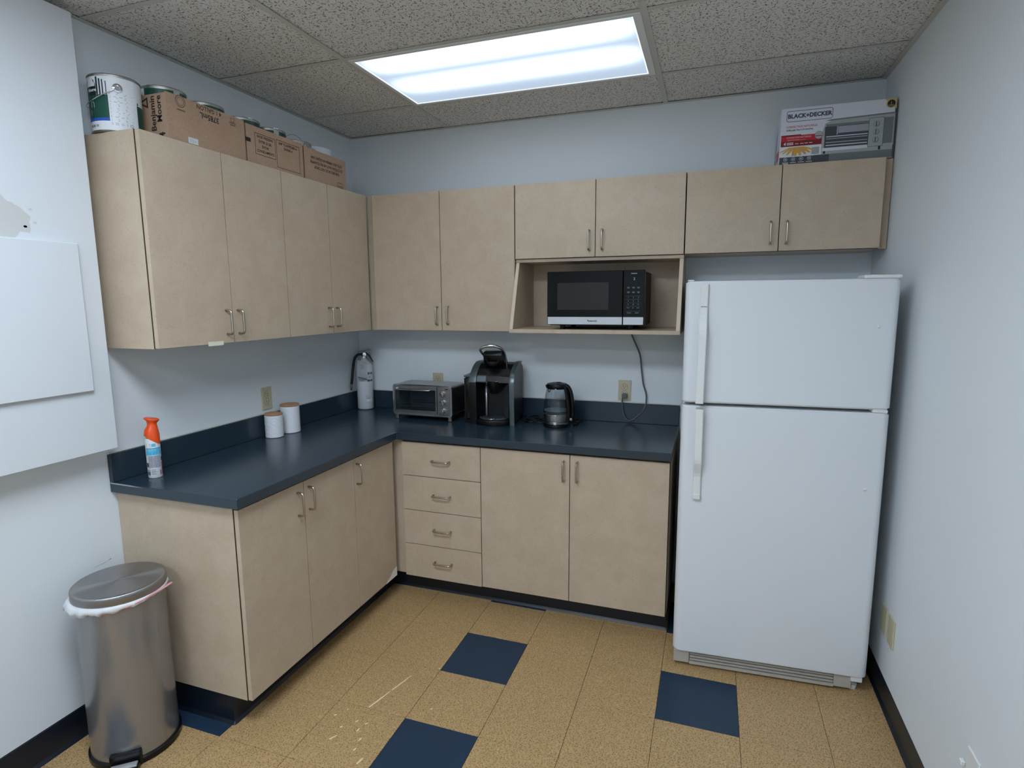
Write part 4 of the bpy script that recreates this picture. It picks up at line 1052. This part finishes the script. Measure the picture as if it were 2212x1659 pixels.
# ================================================================== CANISTERS
def canister(label, loc, r, h, pattern):
    t = thing('canister', label, 'canister', loc, 0, 'white canisters on the worktop')
    bm = NB(); n = 72; m_ = 44; rings = []
    for j in range(m_+1):
        z = 0.002+(h-0.004)*j/m_; ring = []
        for i in range(n):
            a = 2*PI*i/n; s_ = a*r
            if pattern == 'zig':      # narrow vertical chevrons
                ph = (z*160 + 1.0*abs(((s_/0.018) % 2)-1)*2.2); e = 0.0009*(1 if math.sin(ph*PI) > 0 else 0)
            else:
                ph = (z*95 + abs(((s_/0.034) % 2)-1)*2.4*(1 if int(z/0.028) % 2 else -1)); e = 0.0009*(1 if math.sin(ph*PI) > 0 else 0)
            if j < 2 or j > m_-3: e = 0.0004
            ring.append(bm.verts.new(((r+e)*math.cos(a), (r+e)*math.sin(a), z)))
        rings.append(ring)
    for a, b in zip(rings, rings[1:]):
        for i in range(n): bm.faces.new((a[i], a[(i+1) % n], b[(i+1) % n], b[i]))
    lo = [bm.verts.new(((r-0.003)*math.cos(2*PI*i/n), (r-0.003)*math.sin(2*PI*i/n), 0)) for i in range(n)]
    for i in range(n): bm.faces.new((lo[i], lo[(i+1) % n], rings[0][(i+1) % n], rings[0][i]))
    bm.faces.new(lo); bm.faces.new(rings[-1]); bmesh.ops.recalc_face_normals(bm, faces=bm.faces)
    obj('jar', bm, m_ceramic, t, smooth=True)
    bm = lathe(NB(), [(0, h+0.0002), (r-0.001, h+0.0002), (r+0.001, h+0.002), (r+0.001, h+0.007), (r-0.002, h+0.009), (0, h+0.009)], 48)
    obj('lid', bm, m_wood, t, smooth=True, autos=40)
    return t
canister('smaller white embossed canister with wooden lid, in front', (0.052, -0.869, CH+0.0005), 0.0435, 0.114, 'zag')
canister('taller white embossed canister with wooden lid, behind the smaller one', (0.056, -0.752, CH+0.0005), 0.0475, 0.141, 'zig')

# ================================================================== AIR FRESHENER
sp = thing('air_freshener', 'white air freshener spray bottle with orange trigger head on worktop end', 'bottle', (0.084, -1.567, CH+0.0005), R(50))
RB = 0.0255
bm = lathe(NB(), [(0, 0), (RB-0.002, 0), (RB, 0.003), (RB, 0.15), (RB-0.002, 0.158), (0, 0.16)], 32); obj('can_body', bm, m_white, sp, smooth=True, autos=50)
bm = NB(); n = 32; lv = []
prof = [(0.0262, 0.150), (0.0268, 0.170), (0.0235, 0.192), (0.0175, 0.206), (0.0165, 0.214), (0.0185, 0.222), (0.0255, 0.229), (0.0265, 0.233), (0.024, 0.2355), (0.0, 0.2355)]
rings = []
for r_, z_ in prof:
    if r_ == 0: rings.append([bm.verts.new((0.004, -0.004, z_))]); continue
    k_ = 1+0.0
    rings.append([bm.verts.new((r_*math.cos(2*PI*i/n)+(0.004 if z_ > 0.2 else 0)-(0.0 if z_ < 0.2 else 0), r_*math.sin(2*PI*i/n), z_+(0.020*math.cos(2*PI*i/n+0.0)*(-1) if z_ < 0.16 else (0.005*-math.cos(2*PI*i/n) if z_ > 0.22 else 0)))) for i in range(n)])
for a, b in zip(rings, rings[1:]):
    for i in range(n):
        j = (i+1) % n
        if len(b) == 1: bm.faces.new((a[i], a[j], b[0]))
        else: bm.faces.new((a[i], a[j], b[j], b[i]))
bmesh.ops.recalc_face_normals(bm, faces=bm.faces)
obj('spray_head', bm, m_orange, sp, smooth=True, autos=60)
p = Print()
for q in range(1):
    p.rect(-0.028, 0.030, 0.118, 0.121, m_mblue, 1, 8); p.rect(-0.028, 0.030, 0.092, 0.1175, m_lblue, 1, 8)
    p.lines(-0.024, 0.026, 0.116, 0.108, 2, m_white, 2, 0.4, 8); p.lines(-0.020, 0.024, 0.105, 0.096, 2, m_mblue, 2, 0.55, 9)
    p.lines(-0.024, 0.026, 0.140, 0.124, 4, m_lgrey, 2, 0.35, 5); p.rect(-0.004, 0.010, 0.126, 0.138, m_lblue, 2, 2)
    p.rect(-0.020, 0.024, 0.042, 0.090, m_lgrey, 1, 6); p.lines(-0.019, 0.023, 0.089, 0.043, 13, m_mgrey, 2, 0.35, 6)
    p.rect(-0.030, -0.021, 0.045, 0.062, m_ink, 1, 2)
    p.rect(-0.030, -0.016, 0.012, 0.034, m_lgrey, 1, 2)
    for k in range(8): p.rect(-0.030+0.0017*k, -0.030+0.0017*k+0.0009, 0.013, 0.026, m_ink, 2)
    p.lines(-0.012, 0.012, 0.036, 0.014, 5, m_mgrey, 1, 0.4, 7); p.rect(0.018, 0.024, 0.012, 0.030, m_mgrey, 1, 2)
    p.rect(0.029, 0.040, 0.010, 0.060, m_red, 1, 4); p.rect(0.027, 0.040, 0.066, 0.082, m_dgrey, 1, 4)
p.put('label', sp, (0, 0, 0), (1, 0, 0), (0, 0, 1), lay=0.0002, wrap=RB+0.0002)

# ================================================================== PAINT CANS AND CARTONS
ZC = ZT+0.0008
def paint_can(label, loc, rz=0, style='green', bail='down', h=0.192, r=0.081, grp='paint cans on the wall cabinets'):
    t = thing('paint_can', label, 'paint can', loc, rz, grp)
    body = {'green': m_green, 'first': m_white, 'grey': m_steel, 'white': m_white}[style]
    bm = lathe(NB(), [(0, 0.003), (r-0.003, 0.0), (r, 0.003), (r-0.0012, 0.006), (r-0.0012, h-0.010), (r, h-0.006), (r+0.0005, h-0.003), (r-0.002, h), (r-0.005, h-0.001), (r-0.006, h-0.006), (0, h-0.006)], 48)
    obj('body', bm, [m_steel] if style != 'white' else [m_white], t, smooth=True, autos=40)
    p = Print(); C2 = 2*PI*r
    if style == 'green':
        p.rect(-C2/2, C2/2, 0.012, h-0.011, m_green, 0.4, 48); p.rect(-0.05, 0.02, 0.012, h-0.011, m_white, 1, 12); p.rect(0.125, 0.150, 0.012, h-0.011, m_sgrey, 1, 6)
    if style == 'first':
        p.rect(-C2/2, C2/2, 0.006, h-0.009, m_white, 0.4, 56)
        # green panel on the left with paint drips at its top
        p.rect(-0.125, -0.030, 0.046, 0.120, m_green, 1, 12); p.rect(-0.125, -0.030, 0.036, 0.046, m_pblue, 1, 12)
        p.rect(-0.125, -0.068, 0.120, 0.150, m_dgreen, 1, 8); p.disc(-0.098, 0.150, 0.030, m_dgreen, 1.0, 20, 0.030)
        p.rect(-0.068, -0.030, 0.112, 0.122, m_green, 1, 4)
        for k, (a, z_) in enumerate(((-0.064, 0.178), (-0.054, 0.172), (-0.0445, 0.170), (-0.034, 0.166))):
            p.rect(a-0.0032+0.0006*k, a+0.0032-0.0006*k, 0.118, z_, m_dgreen, 1, 1); p.disc(a, z_, 0.0032-0.0006*k, m_dgreen, 1, 10)
        p.text('Moore', -0.088, 0.138, 0.015, m_white, 3, bold=0.0005)
        p.ring(-0.064, 0.119, 0.0045, 0.001, m_lgrey, 3, 14); p.text('n', -0.088, 0.094, 0.045, m_lgrey, 3)
        p.lines(-0.106, -0.088, 0.074, 0.054, 5, m_lgrey, 3, 0.3)
        p.text('N538 1X', -0.090, 0.020, 0.011, m_ink, 3, bold=0.0003)
        for k in range(9): p.lines(-0.026, 0.055, 0.132-0.0125*k, 0.132-0.0125*k-0.009, 2, m_lgrey, 2, 0.38, 20+k)
        p.ring(0.036, 0.028, 0.005, 0.0012, m_ink, 2, 14)
        p.rect(0.062, 0.12, 0.012, 0.105, m_green, 1, 8); p.poly([(0.062, 0.105), (0.066, 0.118), (0.075, 0.105)], m_green, 1)
    if p.f: p.put('label', t, (0, 0, 0), (1, 0, 0), (0, 0, 1), lay=0.00015, wrap=r-0.0011)
    lidm = {'green': m_chrome, 'first': m_chrome, 'grey': m_steel, 'white': m_white}[style]
    bm = lathe(NB(), [(0, h-0.0055), (r-0.010, h-0.0055), (r-0.008, h+0.0015), (r-0.0045, h+0.0015), (r-0.0045, h-0.0008)], 48); obj('lid', bm, lidm, t, smooth=True, autos=40)
    for s in (0, 180):
        bm = lathe(NB(), [(0.0155, 0), (0.0145, 0.003), (0.009, 0.0045), (0.007, 0.002), (0.0, 0.002)], 20)
        bmesh.ops.rotate(bm, verts=bm.verts, cent=(0, 0, 0), matrix=Matrix.Rotation(R(90), 3, 'X'))
        e = obj('bail_ear', bm, m_chrome, t, smooth=True, autos=50)
        a = R(s); e.location = (r*math.sin(a)*1.0, -r*math.cos(a), h-0.045); e.rotation_euler = (0, 0, a)
    pts = []
    el = {'down': -38 if style == 'first' else -75, 'up': 68}[bail]
    for k in range(25):
        g = PI*k/24
        x_ = -math.sin(g)*(r+(0.032 if style == 'first' else 0.004))*math.cos(R(el))*1.0; z_ = h-0.045+math.sin(g)*(r+0.008)*math.sin(R(el)); y_ = -math.cos(g)*(r+0.006)
        pts.append((x_ if bail == 'down' else x_*0.9, y_, z_))
    bm = tube(NB(), pts, 0.0016, 6); obj('bail_handle', bm, m_chrome, t, smooth=True)
    return t
pc = paint_can('white and green gallon paint can standing alone at the near cabinet end', (0.082, -1.576, ZC), R(58), 'first')
G = 'green paint cans in the cartons'
paint_can('green paint can in the first carton, nearest the single can', (0.10, -1.393, ZC+0.004), R(-15), 'green', grp=G, h=0.207)
paint_can('green paint can in the first carton, its far side', (0.10, -1.207, ZC+0.004), R(-70), 'green', grp=G, h=0.207)
paint_can('green paint can in the middle carton, near side', (0.10, -1.003, ZC+0.004), R(-120), 'green', grp=G, h=0.207)
paint_can('green paint can in the middle carton, far side', (0.10, -0.833, ZC+0.004), R(-30), 'green', grp=G, h=0.207)
paint_can('grey steel paint can with raised wire handle in the last carton', (0.10, -0.645, ZC+0.004), R(80), 'grey', bail='up', h=0.198)
paint_can('white paint can in the last carton, nearest the corner', (0.10, -0.480, ZC+0.004), R(30), 'white', h=0.205)

def carton(label, d0, d1, h, xf, art):
    """open-topped carton; local x = towards the back wall, local -y = towards the room"""
    t = thing('cardboard_box', label, 'box', (0, -d0, ZC), RL, 'cartons on the left wall cabinets')
    w_ = d0-d1; c = 0.003; yb = -0.008; yf = -xf
    bm = NB()
    box(bm, 0, w_, yf, yf+c, 0, h); box(bm, 0, w_, yb-c, yb, 0, h); box(bm, 0, c, yf+c, yb-c, 0, h-0.004); box(bm, w_-c, w_, yf+c, yb-c, 0, h-0.004); box(bm, c, w_-c, yf+c, yb-c, 0, c)
    b = obj('carton_walls', bm, m_card, t)
    p, q = Print(), Print(); art(p, q, w_, h)
    if p.f: p.put('front_print', t, (0, yf, 0), (1, 0, 0), (0, 0, 1), lay=0.0002)['kind'] = 'stuff'
    if q.f: q.put('end_print', t, (0, yb, 0), (0, -1, 0), (0, 0, 1), lay=0.0002)
    return t
def art1(p, q, w_, h):
    p.text('4 1 GALLON', w_*0.52, h-0.012, 0.024, m_ink, rot=180, bold=0.0003, sx=0.9); p.text('3785mL', w_*0.52, h-0.040, 0.030, m_ink, rot=180, bold=0.0006, sx=0.95)
    p.ring(0.062, h-0.018, 0.022, 0.003, m_cink, 1, 24); p.ring(0.062, h-0.018, 0.015, 0.002, m_cink, 1, 20); p.rect(0.045, 0.08, h-0.052, h-0.047, m_cink)
    p.rect(0.295, 0.33, h-0.03, h-0.026, m_cink); p.frame(0.302, 0.322, h-0.024, h-0.008, 0.002, m_cink); p.rect(0.298, 0.326, h-0.038, h-0.034, m_cink)
    p.rect(0.085, 0.13, 0.012, 0.034, m_white, 1); p.lines(0.09, 0.125, 0.031, 0.016, 3, m_lgrey, 2, 0.25)
    q.text('Benjamin', 0.147, h*0.58, 0.034, m_ink, rot=90, bold=0.0008); q.text('Moore', 0.178, h*0.66, 0.034, m_ink, rot=90, bold=0.0008)
    q.poly([(0.08, h-0.03), (0.125, h-0.012), (0.125, h-0.052)], m_ink); q.poly([(0.092, h-0.031), (0.119, h-0.021), (0.119, h-0.043)], m_card, 2)
    q.text('4', 0.185, 0.022, 0.04, m_ink, rot=90, bold=0.001)
def art2(p, q, w_, h):
    p.rect(0.0, 0.030, h*0.56, h*0.66, m_ink); p.rect(0.0, 0.004, 0.0, h, m_redt)
    p.frame(0.055, 0.180, h-0.115, h-0.025, 0.002, m_ink)
    for k, s_ in enumerate(('AVOID FREEZING', 'ÉVITER LE GEL', 'EVITAR', 'CONGELAMIENTO')): p.text(s_, 0.1175, h-0.038-0.020*k, 0.0155, m_ink, bold=0.0003, sx=0.82)
    p.frame(0.187, 0.345, h-0.145, h-0.022, 0.002, m_ink)
    for k, s_ in enumerate(('SHIP TO-EXPÉDIER À-', 'ENVIAR A')): p.text(s_, 0.266, h-0.036-0.018*k, 0.0165, m_ink, bold=0.0003, sx=0.80)
def art3(p, q, w_, h):
    p.rect(0.0, 0.005, 0.0, h, m_redt)
    for k, s_ in enumerate(('ESTE LADO ARRIBA-NO DEJAR CAER', 'CE CÔTÉ EN HAUT-NE PAS ÉCHAPPER', 'THIS SIDE UP-DO NOT DROP')): p.text(s_, w_*0.52+0.004, h-0.038-0.022*k, 0.0185, m_ink, rot=180, bold=0.0004, sx=0.84)
    p.text('4-1 GALLON', w_-0.055, 0.034, 0.012, m_ink, rot=180, sx=0.85); p.text('3785mL', w_-0.055, 0.016, 0.020, m_ink, rot=180, sx=0.85)
carton('open brown carton with upside-down 3785mL print, nearest the single can', 1.490, 1.116, 0.172, 0.222, art1)
carton('open brown carton printed with shipping frames, in the middle of three', 1.112, 0.744, 0.166, 0.222, art2)
carton('open brown carton with upside-down warning text, nearest the room corner', 0.740, 0.394, 0.160, 0.222, art3)

# ================================================================== TOASTER OVEN CARTON ON THE RIGHT
tb = thing('product_box', 'white printed toaster oven carton on top of right wall cabinet', 'box', (2.397, -0.232, ZC), 0)
BW, BH, BD = 0.444, 0.240, 0.24
obj('carton', B(0, BW, 0, BD, 0, BH, bev=0.0012), m_wcard, tb)
p = Print()
p.rrect(0.022, 0.205, 0.182, 0.228, 0.009, 0.0022, m_dgrey, 1); p.text('BLACK+DECKER', 0.1135, 0.2045, 0.0240, m_dgrey, 2, bold=0.0011, sx=0.98)
p.text('CONVECTION NATURELLE', 0.023, 0.160, 0.0115, m_red, 2, bold=0.0002, align='LEFT', sx=0.88); p.text('Grille-pain four à 4 tranches', 0.023, 0.147, 0.0112, m_dgrey, 2, bold=0.0003, align='LEFT', sx=0.84)
p.rect(0.004, 0.168, 0.100, 0.124, m_red, 1); p.rect(0.004, 0.085, 0.122, 0.127, m_dred, 1.4); p.text('CONVECTION NATURELLE', 0.026, 0.115, 0.009, m_wcard, 2, align='LEFT', sx=0.9); p.lines(0.03, 0.11, 0.108, 0.102, 2, m_wcard, 2, 0.2)
p.rect(0.004, 0.168, 0.078, 0.100, m_dred, 1); p.text('4', 0.020, 0.089, 0.018, m_wcard, 2, bold=0.0006); p.rect(0.028, 0.055, 0.091, 0.0945, m_wcard, 2); p.rect(0.028, 0.055, 0.0845, 0.088, m_wcard, 2)
for a in (0.062, 0.083, 0.10, 0.118): p.rect(a, a+0.013, 0.087, 0.0895, m_wcard, 2)
p.rect(0.004, 0.168, 0.036, 0.078, m_white, 1)
rg = random.Random(5)
for k in range(9):
    a = R(150-15*k+rg.uniform(-5, 5)); cx_, cy_ = 0.070+0.006*(k-4), 0.074; l = 0.052+0.006*rg.random()
    dx, dy = math.cos(a+PI)*-1*l*0.9, -abs(math.sin(a))*0.034-0.004
    nx, ny = 0.0055, 0.002
    p.poly([(cx_-nx, cy_), (cx_+dx*0.5-nx*1.5, cy_+dy*0.5), (cx_+dx-nx*0.8, cy_+dy), (cx_+dx+nx*0.8, cy_+dy+0.001), (cx_+dx*0.5+nx*1.3, cy_+dy*0.5+0.002), (cx_+nx, cy_)], m_fry if k % 3 else m_fry2, 2+0.2*k)
p.rect(0.130, 0.160, 0.038, 0.068, m_lgrey, 1.5)
p.rect(0.002, 0.20, 0.001, 0.033, m_dgrey, 1.2); p.rect(0.14, BW-0.002, 0.001, 0.034, m_mgrey, 1); p.rect(0.168, BW-0.002, 0.034, 0.050, m_sgrey, 1)
for k in range(4):
    a = 0.026+0.032*k; p.ring(a, 0.023, 0.008, 0.0014, m_wcard, 2.5, 18); p.rect(a-0.003, a+0.003, 0.021, 0.025, m_wcard, 2.5); p.rect(a-0.012, a+0.012, 0.008, 0.0105, m_wcard, 2.5)
p.rect(0.016, 0.038, 0.0035, 0.006, m_wcard, 2.5)
p.disc(0.155, 0.117, 0.0165, m_sgrey, 2, 24); p.ring(0.155, 0.117, 0.0165, 0.0012, m_dgrey, 2.5, 24); p.rect(0.142, 0.168, 0.113, 0.116, m_dred, 3)
# picture of the oven
p.poly([(0.168, 0.050), (0.168, 0.128), (0.178, 0.162), (0.20, 0.172), (0.425, 0.178), (0.440, 0.178), (0.440, 0.050)], m_sgrey, 1.6)
p.poly([(0.176, 0.172), (0.20, 0.178), (0.44, 0.184), (0.44, 0.178), (0.20, 0.172)], m_mgrey, 1.7)
p.rect(0.178, 0.345, 0.060, 0.148, m_dgrey, 2); p.rect(0.230, 0.345, 0.118, 0.146, m_lgrey, 2.2); p.rect(0.182, 0.345, 0.148, 0.158, m_mgrey, 2.1)
p.rect(0.224, 0.229, 0.112, 0.148, m_lgrey, 2.4)
for z_, mm in ((0.104, m_wcard), (0.095, m_lgrey), (0.080, m_sgrey), (0.068, m_wcard)): p.rect(0.184, 0.343, z_, z_+0.0035, mm, 2.6)
p.rect(0.172, 0.345, 0.047, 0.060, m_wcard, 2.2); p.rect(0.345, 0.402, 0.050, 0.168, m_sgrey, 2.4); p.frame(0.345, 0.402, 0.050, 0.168, 0.0015, m_dgrey, 2.6)
for z_ in (0.142, 0.110, 0.078):
    p.disc(0.374, z_, 0.0125, m_mgrey, 2.8, 22); p.disc(0.373, z_+0.001, 0.0105, m_lgrey, 3, 22); p.rect(0.3715, 0.375, z_-0.009, z_+0.010, m_dgrey, 3.2)
p.rect(0.176, 0.184, 0.036, 0.047, m_ink, 2.8); p.rect(0.386, 0.394, 0.036, 0.050, m_ink, 2.8)
p.rect(0.402, 0.436, 0.060, 0.165, m_mgrey, 2.3)
p.poly([(0.398, 0.2385), (0.4425, 0.2385), (0.4425, 0.196), (0.436, 0.2)], m_gold, 1.5); p.disc(0.423, 0.219, 0.019, m_gold, 2, 26); p.disc(0.423, 0.219, 0.0145, m_ink, 2.3, 26)
p.text('1', 0.422, 0.221, 0.013, m_gold, 2.6, bold=0.0004); p.rect(0.413, 0.433, 0.2125, 0.214, m_gold, 2.6); p.rect(0.415, 0.431, 0.209, 0.2105, m_gold, 2.6)
p.rect(0.438, 0.4435, 0.001, 0.239, m_dgrey, 1.4)
p.put('front_print', tb, (0, 0, 0), (1, 0, 0), (0, 0, 1), lay=0.00012)
p = Print(); p.poly([(0.02, 0.02), (0.10, 0.015), (0.11, 0.10), (0.14, 0.19), (0.06, 0.16)], m_lgrey); p.rect(0.12, 0.21, 0.03, 0.075, m_red)
p.put('side_print', tb, (0, BD, 0), (0, -1, 0), (0, 0, 1), lay=0.0002)

# ================================================================== BIN
bn = thing('trash_bin', 'brushed steel round pedal bin with white liner by the cabinet end', 'bin', (0.196, -1.832, 0), R(38))
RBN = 0.136
bm = lathe(NB(), [(0, 0.004), (0.140, 0.0), (0.1445, 0.004), (0.1445, 0.022), (0.139, 0.026), (0, 0.026)], 64); obj('base_ring', bm, m_black, bn, smooth=True, autos=40)
bm = lathe(NB(), [(RBN+0.001, 0.0262), (RBN, 0.30), (RBN-0.001, 0.598), (RBN-0.004, 0.598), (RBN-0.004, 0.03), (0, 0.03)], 72); obj('bin_body', bm, m_bin, bn, smooth=True, autos=40)
bm = lathe(NB(), [(RBN-0.002, 0.5985), (0.1425, 0.600), (0.1435, 0.604), (0.1435, 0.624), (0.1420, 0.629), (0.1390, 0.6315), (0.1350, 0.632), (0.13, 0.632), (0.065, 0.632), (0, 0.632)], 72)
lid = obj('lid', bm, m_lid, bn, smooth=True, autos=50)
bm = NB(); n = 90; rings = []
rg = random.Random(11)
for i in range(n):
    a = 2*PI*i/n
    w1 = noise.noise((math.cos(a)*3, math.sin(a)*3, 0.2)); w2 = noise.noise((math.cos(a)*9, math.sin(a)*9, 1.3)); w3 = noise.noise((math.cos(a)*5, math.sin(a)*5, 4.3))
    drop = 0.030+0.016*w1+0.010*w2; bul = 0.008+0.010*max(0, w3)+0.006*abs(w2)
    # fuller at the left (towards the wall), flatter towards the cabinets
    wa = a + R(38); k_ = 0.5-0.5*math.cos(wa-R(20))
    bul *= 0.35+1.7*k_; drop *= 0.40+1.0*k_
    ring = []
    for r_, z_ in ((RBN-0.001, 0.599), (RBN+0.004+bul*0.5, 0.602-0.002), (RBN+0.005+bul, 0.598-drop*0.35), (RBN+0.005+bul*(0.7+0.4*w2), 0.598-drop*0.75), (RBN+0.0015, 0.598-drop)):
        ring.append(bm.verts.new((r_*math.cos(a), r_*math.sin(a), z_)))
    rings.append(ring)
for i in range(n):
    a, b = rings[i], rings[(i+1) % n]
    for k in range(4): bm.faces.new((a[k], b[k], b[k+1], a[k+1]))
bmesh.ops.recalc_face_normals(bm, faces=bm.faces)
obj('bin_liner', bm, m_bag, bn, smooth=True)
# drawstring loop on the cabinet side
def pol(aw, r_, z_):
    a = R(aw-38); return (r_*math.cos(a), r_*math.sin(a), z_)
pts = spline([pol(-62, 0.142, 0.576), pol(-40, 0.144, 0.584), pol(-15, 0.146, 0.592), pol(8, 0.150, 0.598), pol(20, 0.165, 0.604), pol(27, 0.172, 0.606), pol(26, 0.158, 0.600), pol(14, 0.147, 0.594)], 5)
bm = tube(NB(), pts, 0.0028, 6); obj('drawstring', bm, m_pink, bn, smooth=True)
# pedal (local -y is the front, the empty is turned towards the room)
a0 = R(-50-38)
pd = obj('pedal_housing', B(-0.048, 0.048, -0.150, -0.128, 0.010, 0.062, bev=0.006, seg=2), m_black, bn, rot=(0, 0, a0+R(90)))
pe = obj('pedal', B(-0.043, 0.043, -0.182, -0.146, 0.012, 0.030, bev=0.005, seg=2), m_black, bn, rot=(0, 0, a0+R(90)))
obj('pedal_cap', B(-0.040, 0.040, -0.1845, -0.160, 0.0302, 0.036, bev=0.002, seg=2), m_silver, pe)
